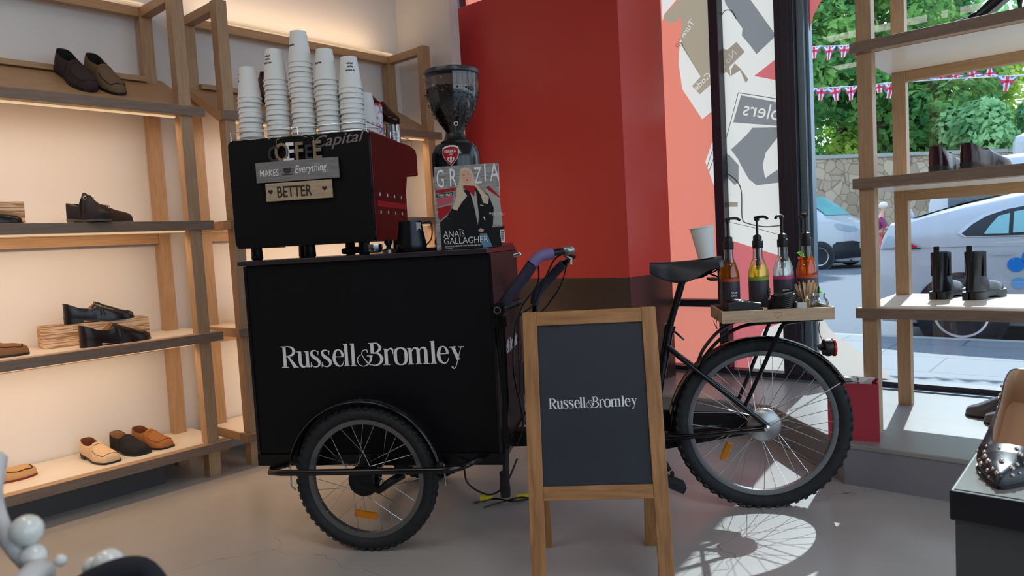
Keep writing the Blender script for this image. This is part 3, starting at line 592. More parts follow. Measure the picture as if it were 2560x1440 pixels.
# rear frame (in the tricycle's own axes)
b = MB(); b.box(-.99, -.36, -.035, .035, .262, .322); b.build('main_beam', 'black_metal', trike, bevel=.004)
b = MB(); b.tube([(-.259, 0, .885), (-.322, 0, .690)], .0135, 12); b.build('seat_post', 'black_metal', trike, smooth=50)
b = MB(); b.tube([(-.318, 0, .700), (-.405, 0, .30)], .019, 12); b.lathe([(.022, -.014), (.022, .014)], 14, T(-.318, 0, .695) @ RY(17)); b.tube([(-.311, -.02, .690), (-.300, -.026, .685), (-.268, -.03, .655)], .004, 6)
b.lathe([(.001, -.04), (.028, -.04), (.028, .04), (.001, .04)], 18, T(-.405, 0, .29) @ RX(90)); b.build('seat_tube', 'black_gloss', trike, smooth=50)
for s in (-1, 1):
    y0, y1 = s*.022, s*.062
    MB().tube([(-.335, y0, .635), (-.29, s*.035, .592), (-.20, s*.050, .515), (.02, y1, .325)], .0095, 10).build('seat_stay', 'black_gloss', trike, smooth=50)
    MB().tube([(-.39, y0, .285), (-.30, s*.05, .288), (.02, y1, .318)], .0105, 10).build('chain_stay', 'black_gloss', trike, smooth=50)
    MB().tube([(-.06, s*.058, .402), (.075, s*.085, .700), (.09, s*.088, .712), (.14, s*.09, .716)], .0075, 8).build('rack_stay', 'black_metal', trike, smooth=50)
    MB().lathe([(.001, 0), (.008, 0), (.011, .004), (.011, .010), (.001, .014)], 12, T(.012, s*.068, .322) @ RX(90 if s < 0 else -90)).build('axle_nut', 'chrome', trike, smooth=40)
    MB().tube(smoothpath([(-.215, s*.03, .545), (-.19, s*.045, .60), (-.13, s*.06, .665), (-.06, s*.07, .702), (.02, s*.075, .712), (.22, s*.075, .718)]), .0065, 8).build('rack_rail', 'black_metal', trike, smooth=50)
MB().box(-.135, .215, -.075, .075, .716, .7235).build('rack_plate', 'black_metal', trike, bevel=.002)
b = MB(); b.tube([(.02, -.07, .325), (.285, -.046, .475)], .0022, 6); b.tube([(.02, .07, .325), (.285, .046, .475)], .0022, 6); b.build('mudguard_stay', 'alu', trike)
guard(.352, 28, 178, .032, T(.012, 0, .302))
b = MB(); b.lathe([(.001, 0), (.030, 0), (.034, .012), (.030, .030), (.001, .030)], 20, T(.272, 0, .600) @ RY(-86) @ T(0, 0, 0)); b.tube([(.25, 0, .61), (.225, 0, .60)], .012, 8); b.build('lamp_housing', 'plastic_black', trike, smooth=40)
MB().lathe([(.001, .0), (.033, .0), (.033, .007), (.001, .010)], 20, T(.275, 0, .600) @ RY(88)).build('rear_lamp', 'red_lens', trike, smooth=40)
MB().tube(smoothpath([(.235, 0, .715), (.225, -.01, .67), (.235, -.01, .63), (.25, 0, .60)]), .0015, 5).build('lamp_wire', 'plastic_black', trike)
b = MB(); pts = [(-.42, .36), (-.36, .372), (.0, .345), (.04, .33), (.03, .285), (-.05, .262), (-.40, .205), (-.455, .25), (-.46, .32)]
b.prism(pts, .046, .060); b.build('chain_case', 'black_panel', trike, bevel=.004)
b = MB(); b.tube([(-.405, -.05, .29), (-.345, -.062, .165)], .009, 8); b.build('crank', 'black_metal', trike, smooth=40)
b = MB(); b.box(-.375, -.295, -.155, -.075, .120, .148, RY(0)); b.tube([(-.345, -.155, .135), (-.345, -.06, .155)], .008, 8); b.build('pedal', 'rubber', trike, bevel=.006, mtx=T(-.335, 0, .135) @ RY(25) @ T(.335, 0, -.135))
b = MB(); b.tube([(-.405, .05, .29), (-.46, .062, .41)], .009, 8); b.box(-.50, -.42, .075, .155, .40, .425); b.build('crank', 'black_metal', trike, smooth=40)
# saddle: long nose to the front, wide back
rows = []; L0, L1 = -.382, -.118
for i in range(15):
    t = i/14; x = L0+(L1-L0)*t
    w = .022+.075*max(0, (t-.28)/.72)**.75 if t > .28 else .016+.022*(t/.28)**.5*.3+.006*t
    if i in (0, 14): w *= .55 if i == 14 else .5
    zt = .950-.006*math.sin(t*PI)+.012*t; drop = .038+.042*math.sin(min(1, t*1.25)*PI)*.9
    row = []
    for k in range(13):
        a = PI*k/12; cx = math.cos(a); 
        row.append((x, w*cx, zt-drop*(abs(cx)**2.6) + (0)))
    row = [(x, -w*.92, zt-drop-.004)]+row[::-1]+[(x, w*.92, zt-drop-.004)]
    rows.append(row)
b = MB(); b.grid(rows); b.add(rows[0], [tuple(range(15))]); b.add(rows[-1], [tuple(range(15))[::-1]])
for i in range(14):   # underside
    b.add([rows[i][0], rows[i][-1], rows[i+1][-1], rows[i+1][0]], [(0, 1, 2, 3)])
b.build('saddle', 'saddle', trike, smooth=50)
b = MB(); b.tube(smoothpath([(-.34, 0, .925), (-.29, .02, .892), (-.20, .022, .886), (-.15, .03, .915)]), .004, 6); b.tube(smoothpath([(-.34, 0, .925), (-.29, -.02, .892), (-.20, -.022, .886), (-.15, -.03, .915)]), .004, 6)
for s in (-1, 1): b.tube([( -.15+.012*math.cos(a), s*.03+.012*math.sin(a), .885+.0045*a) for a in [k*.6 for k in range(16)]], .0028, 6)
b.box(-.165, -.140, -.045, .045, .872, .882); b.lathe([(.001, -.03), (.020, -.03), (.020, .03), (.001, .03)], 16, T(-.258, 0, .889) @ RX(90)); b.build('saddle_rails', 'black_metal', trike, smooth=50)
# plug and leads lying under the cart
pl_ = thing('plug_lead', 'black lead with yellow plugs lying on the floor under the cart box', 'cable', tuple((BM @ FM @ Vector((.36, .35, 0)))[:3]), math.radians(-9.5))
MB().tube(smoothpath([(-.10, .0, .004), (-.02, .03, .01), (.06, -.02, .02), (.12, .05, .004), (.20, .10, .004), (.30, .05, .004)]), .0035, 6).tube(smoothpath([(-.05, -.05, .004), (.03, .0, .012), (.10, .02, .02), (.18, .0, .004)]), .003, 6).build('lead', 'plastic_black', pl_, smooth=60)
for x, y in ((-.08, .02), (.07, .03)): MB().tube([(x, y, .014), (x+.05, y+.015, .018)], [.014, .009], 10).build('plug', 'yellow', pl_, smooth=40)
# ================================================================== THINGS ON THE CART
CF = BM @ FM
def on_cart(x, y, z, rz=0): return CF @ T(x, y, z) @ RZ(rz)
mach = thing('espresso_machine', 'black boxy espresso machine with its plain back turned outwards, on the cart', 'coffee machine', mtx=on_cart(-.255, .05, 1.040))
# local: x -.27..+.275, y 0..0.6, z .045..0.447
def rrect(x0, x1, z0, z1, r, n=5):
    P = []
    for cx, cz, a0 in ((x1-r, z1-r, 0), (x0+r, z1-r, 90), (x0+r, z0+r, 180), (x1-r, z0+r, 270)):
        for k in range(n+1): a = math.radians(a0+90*k/n); P.append((cx+r*math.cos(a), cz+r*math.sin(a)))
    return P
MB().prism(rrect(-.271, .278, .047, .447, .022), 0, .018).build('back_panel', 'black_panel', mach, smooth=40, bevel=.001)
MB().prism(rrect(-.268, .275, .05, .1, .004), .02, .50).prism(rrect(-.266, .273, .1, .440, .01), .02, .40).build('body', 'black_panel', mach)
SP = Matrix(((0, 1, 0, 0), (1, 0, 0, 0), (0, 0, 1, 0), (0, 0, 0, 1)))
side = [(.018, .445), (.50, .447), (.575, .44), (.592, .42), (.592, .332), (.57, .326), (.43, .312), (.405, .25), (.400, .118), (.39, .047), (.018, .047)]
MB().prism(side, .2735, .2790, SP).build('side_panel', 'maroon', mach, bevel=.001)
MB().prism(side, -.274, -.268, SP).build('side_panel', 'maroon', mach, bevel=.001)
MB().box(-.268, .274, .40, .585, .335, .440).build('group_head_hood', 'black_panel', mach, bevel=.01)
MB().box(.2792, .2798, .05, .395, .175, .197).build('side_stripe', 'red_trim', mach)
for k in range(4):
    for z in (.215, .150): MB().box(.279, .2805, .075+.085*k, .081+.085*k, z, z+.012).box(.279, .2805, .072+.085*k, .084+.085*k, z, z+.003).build('side_light_mark', 'white_letter', mach)  # white marks painted in for light showing at the panel's vent holes
for x in (-.215, .0, .215):
    for y in (.05, .45): MB().lathe([(.018, 0), (.022, .006), (.020, .05)], 14, T(x, y, .0)).build('foot', 'black_panel', mach, smooth=40)
b = MB(); X0, X1, Y0, Y1 = -.262, .268, .012, .56
for z in (.452, .480): b.tube([(X0, Y0, z), (X1, Y0, z), (X1, Y1, z), (X0, Y1, z)], .0016, 6, closed=True)
for x, y in ((X0, Y0), (X1, Y0), (X1, Y1), (X0, Y1), ((X0+X1)/2, Y0), (X1, .28), (X0, .28)): b.tube([(x, y, .447), (x, y, .481)], .0016, 6)
b.build('cup_rail', 'chrome', mach)
text('Capital', 'script_lettering', 'dim_letter', mach, T(.062, -.0012, .398) @ RY(-3.5) @ UP, .058, shear=.42, bold=.008, sx=1.16)
# hanging sign: letters, two boards
HS = on_cart(-.255, .048, 0)
hs = thing('hanging_sign', 'rustic sign of letters and two small boards hung on the back of the coffee machine', 'sign', mtx=HS)
def board(x0, x1, z0, z1, m, y, name): return MB().box(x0, x1, y-.008, y, z0, z1).build(name, m, hs, bevel=.001)
b1 = board(-.158, .163, 1.324, 1.398, 'grey_board', -.006, 'grey_board'); b2 = board(-.126, .132, 1.254, 1.320, 'tan_board', -.004, 'tan_board')
text('MAKES', 'lettering', 'white_letter', b1, T(-.143, -.0146, 1.346) @ UP, .034, sx=.72, bold=.002)
text('Everything', 'lettering', 'white_letter', b1, T(-.006, -.0146, 1.350) @ RY(-2) @ UP, .040, shear=.3, sx=.72, bold=.0)
b = MB(); b.prism([(-.050, 1.372), (-.020, 1.372), (-.021, 1.360), (-.026, 1.352), (-.044, 1.352), (-.049, 1.360)], -.0148, -.0143); b.stroke([(-.020, 1.369), (-.011, 1.366), (-.014, 1.358), (-.023, 1.357)], [.002]*4, -.0147); b.box(-.054, -.014, -.0148, -.0143, 1.346, 1.3485); b.build('cup_motif', 'dark_ink', b1)
text('BETTER', 'lettering', 'dark_brown', b2, T(-.083, -.0126, 1.2665) @ UP, .058, sx=.70, bold=.012)
for cx in (-.107, .104):
    MB().prism([(cx+.0095*1.0*16*math.sin(t)**3/16, 1.289+.0095*(13*math.cos(t)-5*math.cos(2*t)-2*math.cos(3*t)-math.cos(4*t))/16) for t in [2*PI*k/24 for k in range(24)]], -.0128, -.0122).build('heart_motif', 'dark_brown', b2)
for ch, x, m, sc_, bo in (('C', -.108, 'dark_ink', .080, .01), ('O', -.082, 'taupe_wood', .094, .012), ('F', -.038, 'white_letter', .092, .022), ('F', -.002, 'taupe_wood', .092, .02), ('E', .036, 'dark_ink', .075, .01), ('E', .066, 'taupe_wood', .092, .02)):
    text(ch, 'letter', m, hs, T(x, -.010, 1.398) @ UP, sc_, sx=.78, bold=bo, extrude=.003)
for x, z in ((-.034, 1.465), (.014, 1.465), (.046, 1.458)): pass
b = MB(); b.box(-.046, -.006, -.0135, -.010, 1.3985, 1.4055); b.build('letter_foot', 'white_letter', hs)
MB().tube([(-.075, -.006, 1.455), (-.075, .000, 1.478), (-.04, .008, 1.492), (.02, .012, 1.49)], .0012, 5).tube([(.072, -.006, 1.455), (.070, .0, 1.478), (.02, .008, 1.492)], .0012, 5).tube([(-.105, -.004, 1.482), (-.06, .004, 1.497), (.0, .006, 1.494), (.045, -.002, 1.478)], .0012, 5).build('twine', 'twine', hs)
# ---- paper cups, one by one
def cup_mesh():
    prof = [(.001, .114), (.0285, .114), (.0295, .1175), (.0305, .1175), (.0310, .112), (.0435, .004), (.0455, .004), (.0462, .002), (.0455, 0), (.0425, 0), (.0300, .105), (.001, .105)]
    return MB().lathe(prof, 28, caps=False)
ORD = ['first', 'second', 'third', 'fourth', 'fifth', 'sixth', 'seventh', 'eighth', 'ninth', 'tenth', 'eleventh', 'twelfth', 'thirteenth', 'fourteenth', 'fifteenth', 'sixteenth', 'seventeenth', 'eighteenth']
cup0 = None
stacks = [(-.479, .150, 10, 'in the leftmost front stack'), (-.366, .150, 13, 'in the front stack second from the left'), (-.263, .150, 16, 'in the tallest stack'), (-.163, .150, 12, 'in the front stack right of the tallest'), (-.070, .150, 10, 'in the rightmost front stack'), (-.108, .262, 9, 'in the half hidden back stack'), (-.060, .262, 4, 'in the low back stack beside the tin')]
for x, y, n, nm in stacks:
    for k in range(n):
        mt = on_cart(x+.0012*math.sin(k*1.7+x*40), y+.001*math.cos(k*2.1), 1.4885+.0187*k)
        lab = 'upturned white paper cup, ' + ('topmost one ' if k == n-1 else ORD[n-1-k]+' from the top ') + nm
        if cup0 is None:
            cup0 = cup_mesh().build('paper_cup', 'paper', smooth=50); cup0.matrix_world = mt; tag(cup0, lab, 'cup', 'upturned paper cups on the coffee machine'); c = cup0
        else: c = dup(cup0, mt, lab)
        if k == n-1 and y < .2:      # the print on the cup that stands free
            pr = MB(); a0 = {0: -150, 1: -105, 2: -118, 3: -112, 4: -62}[[s_[0] for s_ in stacks].index(x)]
            for li, (zz, na, n_) in enumerate(((.062, 48, 13), (.076, 30, 8), (.088, 34, 9))):
                if li and x in (-.263, -.163): continue
                r = .0436-.0125*(zz/.114)+.0006
                for j in range(n_):
                    a = math.radians(a0-na/2*1.2+na*1.2*j/n_); h = .0035+.0022*((j*7+li*3) % 3)/2
                    pr.box(-.0006-.0004*((j*5) % 3), .0008+.0003*((j*3) % 4), -.0002, .0002, 0, h, RZ(math.degrees(a)+90) @ T(0, -r, zz-.002*((j) % 2)))
            pr.build('cup_print', 'dark_ink', c)
can = thing('tin', 'white printed drinks tin with a red rim, behind the cup stacks', 'tin', mtx=on_cart(-.072, .40, 1.4885))
MB().lathe([(.001, 0), (.030, 0), (.033, .005), (.033, .148), (.031, .152)], 28).build('can_body', 'can_art', can, smooth=40)
MB().lathe([(.0335, .148), (.0335, .156), (.031, .158), (.030, .154), (.001, .153)], 28).build('rim', 'red_lens', can, smooth=40)
MB().box(-.016, .020, -.0336, -.0326, .10, .128, RZ(-5)).build('dark_label', 'dark_ink', can)
text('EET', 'lettering', 'dark_ink', can, RZ(-5) @ T(-.018, -.0345, .078) @ UP, .022, bold=.02)
can2 = thing('steel_pot', 'small shiny metal pot behind the cup rail, right of the white tin', 'pot', mtx=on_cart(-.012, .44, 1.4885))
MB().lathe([(.001, 0), (.030, 0), (.031, .003), (.031, .072), (.033, .075), (.029, .075), (.028, .01), (.001, .008)], 28).build('pot_body', 'chrome', can2, smooth=40)
MB().lathe([(.0315, .022), (.0318, .022), (.0318, .045), (.0315, .045)], 28).build('pot_band', 'alu', can2, smooth=40)
# ---- grinder
gr = thing('coffee_grinder', 'black coffee grinder with a clear hopper of beans, behind the magazine', 'grinder', mtx=on_cart(.285, .29, 1.053))
MB().lathe([(.001, 0), (.105, 0), (.105, .02), (.094, .05), (.094, .33), (.090, .368), (.078, .388), (.001, .392)], 36).build('body', 'black_gloss', gr, smooth=40)
MB().lathe([(.055, .388), (.057, .400), (.045, .408), (.040, .420), (.036, .432)], 32).build('collar', 'plastic_black', gr, smooth=40)
MB().lathe([(.034, .425), (.036, .440), (.060, .475), (.088, .520), (.101, .570), (.104, .62), (.104, .660)], 40, caps=False).build('hopper', 'hopper', gr, smooth=60)
MB().lathe([(.001, .668), (.095, .672), (.107, .668), (.109, .660), (.109, .652), (.104, .648), (.098, .640), (.001, .642)], 40).build('hopper_lid', 'lid_smoke', gr, smooth=40)
b = MB(); b.lathe([(.001, .428), (.032, .428), (.034, .440), (.058, .476), (.0855, .521), (.098, .571), (.1005, .600), (.001, .606)], 36)
random.seed(3)
for k in range(420):
    a = random.uniform(0, 2*PI)
    if k < 150: r = math.sqrt(random.random())*.095; z = .600+random.uniform(-.002, .006); r_ = r
    else:
        z = random.uniform(.45, .592); r_ = (.0345+(z-.44)*.75 if z < .47 else .058+(z-.476)*.62 if z < .521 else .0855+(z-.521)*.26)-.0005
    b.ball((0, 0, 0), .0052, 6, T(r_*math.cos(a), r_*math.sin(a), z) @ RZ(random.uniform(0, 360)) @ RX(random.uniform(-60, 60)), sc=(1.25, .85, .62))
o = b.build('coffee_beans', 'beans', gr, smooth=60); o['kind'] = 'stuff'
P_ = [(-.030, .052), (-.018, .058), (0, .060), (.018, .058), (.030, .052), (.031, .030), (.024, .012), (.0, -.012), (-.024, .012), (-.031, .030)]
MB().prism([(x*1.08, z*1.08) for x, z in P_], -.0955, -.0945, T(.02, 0, .312)).build('badge_border', 'white_letter', gr, mtx=RZ(-10))
bd = MB().prism([(x*.96, z*.96+.001) for x, z in P_], -.0970, -.0955, T(.02, 0, .312)).build('badge', 'red_trim', gr, mtx=RZ(-10))
text('EUREKA', 'lettering', 'white_letter', bd, T(-.0045, -.0975, .349) @ UP, .0155, bold=.02, sx=.82)
text('1920', 'lettering', 'white_letter', bd, T(.013, -.0975, .339) @ UP, .0075, bold=.01)
b = MB(); b.stroke([(.02, .308), (.02, .334)], [.004, .009], -.0975); b.stroke([(.02, .314), (.010, .320), (.008, .330), (.013, .327)], [.003, .004, .004, .002], -.0975); b.stroke([(.02, .314), (.030, .320), (.032, .330), (.027, .327)], [.003, .004, .004, .002], -.0975); b.build('lily_emblem', 'white_letter', bd)
MB().tube([(.09, 0, .20), (.115, 0, .20)], .012, 12).build('dosing_spout', 'plastic_black', gr, smooth=40)
MB().lathe([(.006, 0), (.009, 0), (.009, .002), (.006, .002)], 16, T(.0, 0, .462) @ RZ(20) @ T(.0, -.055, 0) @ RX(115), caps=False).build('hopper_catch', 'white_letter', gr)
# ---- magazine
mg = thing('magazine', 'glossy fashion magazine with a blonde woman in a dark coat, leaning on the grinder', 'magazine', mtx=on_cart(.343, .158, 1.0415, 3) @ RX(-6))
MB().box(-.118, .124, .0008, .006, 0, .310).build('pages', 'paper_page', mg, bevel=.0008)
cv = MB().box(-.120, .123, 0, .0010, 0, .312).build('cover', 'cover_grey', mg)
def cpoly(m, pts, lay, name='cover_picture', sub=None):
    y = -.0002-.00025*lay
    return MB().add([(x, y, z) for x, z in pts], [tuple(range(len(pts)))]).build(name, m, cv)
def CP(pts): return [(-.120+(x-80)/950*.243*(1.0), .312-(z-100)/1240*.312) for x, z in pts]
cpoly('cover_dark', CP([(150, 1340), (140, 930), (230, 860), (330, 900), (330, 1060), (1090, 1040), (1030, 1340)]), 0)
cpoly('cover_pale', CP([(830, 480), (1030, 560), (1060, 1020), (880, 1000), (860, 700)]), 0)
cpoly('cover_red', CP([(90, 450), (400, 425), (390, 470), (95, 500)]), 1); cpoly('dark_ink', CP([(100, 510), (350, 485), (352, 535), (104, 560)]), 1)
cpoly('cover_pink', CP([(104, 570), (360, 540), (330, 650), (112, 690)]), 1); cpoly('cover_red', CP([(112, 715), (330, 680), (290, 780), (150, 900), (120, 860)]), 1)
cpoly('cover_red', CP([(840, 450), (880, 430), (1040, 600), (1035, 620), (880, 500)]), 1)
# coat, jeans, hair, face, jumper
cpoly('coat', CP([(520, 470), (350, 700), (240, 860), (330, 900), (320, 1190), (720, 1200), (740, 1080), (860, 1150), (920, 1000), (940, 760), (870, 560), (690, 440)]), 2)
cpoly('jeans', CP([(720, 1130), (820, 1130), (900, 1330), (770, 1340), (720, 1240)]), 3)
cpoly('cover_pale', CP([(600, 500), (690, 500), (720, 860), (700, 1000), (650, 700)]), 3)
cpoly('cover_red', CP([(500, 370), (680, 350), (690, 440), (660, 580), (600, 500), (520, 450)]), 4)
cpoly('blonde', CP([(470, 160), (540, 135), (630, 170), (665, 260), (690, 370), (760, 470), (880, 600), (860, 700), (790, 680), (760, 560), (680, 420), (500, 400), (500, 470), (560, 560), (470, 660), (400, 770), (335, 740), (400, 560), (410, 440), (450, 330)]), 5, 'cover_hair')
fc = [(475, 260), (490, 200), (545, 170), (600, 190), (640, 260), (630, 330), (590, 375), (550, 378), (500, 340)]
cpoly('skin_print', CP(fc), 6, 'cover_face')
for xx, zz in ((520, 248), (585, 240)): cpoly('dark_ink', CP([(xx-18, zz), (xx, zz-7), (xx+18, zz), (xx, zz+6)]), 7, 'cover_face')
cpoly('cover_red', CP([(545, 325), (570, 317), (592, 324), (570, 338)]), 7, 'cover_face'); cpoly('skin_print', CP([(700, 1080), (740, 1050), (785, 1075), (770, 1110), (720, 1105)]), 6, 'cover_hand')
for (a, b_) in (((740, 710), (790, 725)), ((785, 890), (805, 940))): cpoly('white_letter', CP([(a[0], a[1]), (a[0]+14, a[1]-6), (b_[0]+8, b_[1]-4), (b_[0], b_[1]+4)]), 6, 'coat_toggle')
def ctext(s, x, z, size, m='white_letter', bold=0, sx_=1, lay=8, **k):
    p = CP([(x, z)])[0]; text(s, 'lettering', m, cv, T(p[0], -.0002-.00025*lay, p[1]) @ UP, size, bold=bold, sx=sx_, extrude=.00005, **k)
ctext('G', 108, 415, .098, sx_=.45); ctext('R', 300, 408, .098, sx_=.50); ctext('Z', 670, 385, .088, sx_=.52, lay=3.2); ctext('I', 808, 360, .095, sx_=.6); ctext('A', 905, 365, .095, sx_=.55)
ctext('ANAÏS', 185, 1160, .034, sx_=.84, bold=-.006); ctext('GALLAGHER', 185, 1262, .034, sx_=.88, bold=-.006)
ctext('ON DATING, AMBITION AND FINDING HER WAY', 200, 1305, .0072, bold=.01, sx_=.86); ctext('7 AUGUST', 200, 1335, .0065)
ctext('HIGH STREET', 135, 545, .0115, bold=.01, sx_=.75); ctext('SHOP FOR', 870, 855, .0105); ctext('YOUR JOY', 905, 882, .0105)
cpoly('white_letter', CP([(1018, 1095), (1080, 1090), (1085, 1270), (1030, 1275)]), 7, 'barcode')
b = MB()
for k in range(14):
    z = CP([(0, 1110+11*k)])[0][1]; x0 = CP([(1030, 0)])[0][0]; x1 = CP([(1072, 0)])[0][0]; b.box(x0, x1, -.0022, -.0020, z, z+.0012+.0006*(k % 3))
b.build('barcode_lines', 'dark_ink', cv)
# ---- milk jug and small things under the machine
jg = thing('milk_jug', 'black steel milk jug with a wire handle, left of the magazine', 'jug', mtx=on_cart(.124, .16, 1.0405))
MB().lathe([(.001, 0), (.052, 0), (.057, .006), (.056, .03), (.046, .085), (.043, .115), (.040, .115), (.043, .08), (.053, .03), (.05, .008), (.001, .006)], 30).build('jug_body', 'black_steel', jg, smooth=50)
MB().tube(smoothpath([(.043, 0, .105), (.075, 0, .108), (.083, 0, .088), (.078, 0, .045), (.056, 0, .022)]), .0025, 8).build('handle', 'black_metal', jg, smooth=60)
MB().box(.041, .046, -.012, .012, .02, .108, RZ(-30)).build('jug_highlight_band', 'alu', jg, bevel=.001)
pf = thing('portafilter', 'black espresso filter holder lying on the counter under the machine', 'filter holder', mtx=on_cart(-.06, .14, 1.0405, -20))
MB().tube([(-.10, 0, .016), (-.05, 0, .018), (.02, 0, .02)], [.011, .014, .009], 12).build('handle', 'plastic_black', pf, smooth=50)
MB().lathe([(.001, .004), (.028, .004), (.034, .012), (.034, .036), (.030, .036), (.028, .012), (.001, .01)], 24, T(.05, 0, 0)).build('filter_basket', 'chrome', pf, smooth=40)
tp = thing('tamper', 'small black tamper standing on the counter left of the milk jug', 'tamper', mtx=on_cart(.02, .20, 1.0405))
MB().lathe([(.001, 0), (.026, 0), (.026, .012), (.010, .018)], 24).build('base', 'alu', tp, smooth=40); MB().lathe([(.010, .018), (.008, .026), (.017, .04), (.014, .052), (.001, .056)], 20).build('handle', 'plastic_black', tp, smooth=50)
# ================================================================== PAVEMENT-STYLE BOARD
AB = Matrix.Translation((.2285, 2.185, 0)) @ RZ(-5)
ab = thing('a_board', 'stained pine A-board with a dark panel lettered in white, standing in front of the tricycle', 'sign', mtx=AB)
tl = 15.3; LL = .868
def leaf(sgn):
    ML = T(0, 0, .8372) @ RX(-tl*sgn) @ T(0, 0, -LL)
    ML = T(0, 0, .8372) @ RX(sgn*-tl) @ T(0, 0, -LL)
    y0 = -.011
    MB().box(-.201, -.158, y0, y0+.020, .0, LL).build('stile', 'pine', ab, bevel=.0015, mtx=ML)
    MB().box(.158, .201, y0, y0+.020, .0, LL).build('stile', 'pine', ab, bevel=.0015, mtx=ML)
    MB().box(-.158, .158, y0+.001, y0+.019, LL-.043, LL-.001).build('rail', 'pine_x', ab, bevel=.0015, mtx=ML)
    MB().box(-.158, .158, y0+.001, y0+.019, .312, .352).build('rail', 'pine_x', ab, bevel=.0015, mtx=ML)
    p = MB().box(-.158, .158, y0+.007, y0+.013, .352, LL-.043).build('chalk_panel', 'chalk', ab, mtx=ML)
    if sgn == 1: wordmark('lettering', 'white_letter', p, T(-.132, y0+.0064, .575), .262)
leaf(1); leaf(-1)
MB().box(-.12, -.08, .004, .016, .812, .832).build('hinge', 'alu', ab); MB().box(.08, .12, .004, .016, .812, .832).build('hinge', 'alu', ab)
# ================================================================== TRAY ON THE BACK RACK
TR = BM @ T(.045, -.03, .7245)
tray = thing('wooden_tray', 'shallow pale wooden tray on the bicycle rack, with a heart cut-out', 'tray', mtx=TR)
MB().box(-.190, .190, -.118, .118, 0, .007).build('tray_base', 'birch', tray)
fr = MB().box(-.193, .193, -.124, -.116, 0, .044).build('tray_side', 'birch_side', tray, bevel=.001)
MB().box(-.193, .193, .116, .124, 0, .044).build('tray_side', 'birch_side', tray, bevel=.001); MB().box(-.193, -.186, -.116, .116, 0, .044).build('tray_side', 'birch_side', tray, bevel=.001); MB().box(.186, .193, -.116, .116, 0, .044).build('tray_side', 'birch_side', tray, bevel=.001)
hp = [(.013*16*math.sin(t)**3/16, .024+.013*(13*math.cos(t)-5*math.cos(2*t)-2*math.cos(3*t)-math.cos(4*t))/16) for t in [2*PI*k/28 for k in range(29)]]
MB().stroke(hp, [.0014]*29, -.1244).build('heart_motif', 'faint_brown', fr)
MB().tube(smoothpath([(-.19, -.03, .02), (-.205, -.02, .0), (-.195, -.02, -.03)]), .0012, 5).tube(smoothpath([(-.19, -.03, .02), (-.20, -.04, -.01), (-.195, -.03, -.03)]), .0012, 5).build('tie', 'plastic_black', tray)
def ont(x, y, rz=0, z=.0075): return TR @ T(x, y, z) @ RZ(rz)
def bottle(label, x, y, liquid, band, rz, noz, level, lift=0):
    t = thing('syrup_bottle', label, 'bottle', mtx=ont(x, y, rz), group='syrup bottles with pumps')
    prof = [(.001, .002), (.034, .002), (.0365, .006), (.0368, .150), (.036, .165), (.027, .195), (.0185, .215), (.0165, .26), (.0150, .268)]
    MB().lathe(prof, 32, caps=False).build('glass', 'clear', t, smooth=50)
    lp = [p for p in [(.001, .004), (.033, .004), (.0352, .007), (.0356, .150), (.0348, .164), (.0258, .194), (.0175, .214)] if p[1] <= level]+[(.026 if level < .215 else .017, level), (.001, level)]
    MB().lathe(lp, 32, caps=False).build('syrup', liquid, t, smooth=50)
    lb = MB().lathe([(.0371, .012), (.0373, .014), (.0373, .128), (.0371, .130)], 36, caps=False).build('label_sleeve', 'label_dark', t, smooth=60)
    MB().lathe([(.0374, .130), (.0374, .142)], 36, caps=False).build('label_band', band, t, smooth=60)
    for bx in (MB().box(-.014, .014, -.0384, -.0374, .070, .098).build('label_patch', 'dark_ink', lb),):
        text('TATE', 'lettering', 'white_letter', bx, T(-.0105, -.0387, .085) @ UP, .0098, bold=.03, extrude=.0001); text('LYLE', 'lettering', 'white_letter', bx, T(-.0100, -.0387, .0745) @ UP, .0098, bold=.03, extrude=.0001)
    text('BARISTA', 'lettering', 'white_letter', lb, T(-.0215, -.0390, .055) @ UP, .0095, bold=.01, extrude=.0001)
    MB().lathe([(.019, .250), (.0195, .252), (.0195, .278), (.016, .280), (.0155, .296), (.010, .300), (.0045, .302), (.0045, .352+lift), (.009, .354+lift), (.0095, .362+lift), (.001, .364+lift)], 20).build('pump', 'plastic_black', t, smooth=40)
    n_ = MB(); n_.tube(smoothpath([(-.010, 0, .364+lift), (.01, 0, .367+lift), (.035, 0, .366+lift), (.048, 0, .358+lift)]), [.0055]*12+[.0048]*7 if False else .0052, 8); n_.build('nozzle', 'plastic_black', t, smooth=50, mtx=RZ(noz))
    MB().tube([(0, 0, .25), (0, 0, .17)], .0085, 10).tube([(0, 0, .17), (0, 0, .012)], .003, 6).build('dip_tube', 'tube_smoke', t, smooth=50)
bottle('amber syrup bottle with pump, nearest to the saddle, nozzle pointing along the tray', -.128, .062, 'syrup_amber', 'v_label_orange', 12, -5, .20)
bottle('pale yellow syrup bottle with a green label band, between two other pump bottles', -.020, .066, 'syrup_yellow', 'green_band', 60, 250, .185)
bottle('clear syrup bottle with a pink label band, behind the stack of black lids', .072, .070, 'syrup_clear', 'pink_band', -6, 235, .195)
bottle('orange syrup bottle with pump behind the jar of stirrers, beside the street view', .157, .070, 'syrup_orange', 'v_label_orange', 100, 0, .205)
nb = thing('napkin_case', 'low black case with a slanting top at the saddle end of the tray', 'napkin case', mtx=ont(-.108, -.052, 2))
MB().prism([(-.062, 0), (.058, 0), (.060, .058), (-.020, .070), (-.062, .062)], -.045, .048).build('case_body', 'plastic_black', nb, bevel=.004); MB().box(-.02, -.008, -.045, .048, -.001, .0015, T(0, 0, .066) @ RY(8) @ RZ(-32)).build('silver_strip', 'alu', nb)
lid0 = None
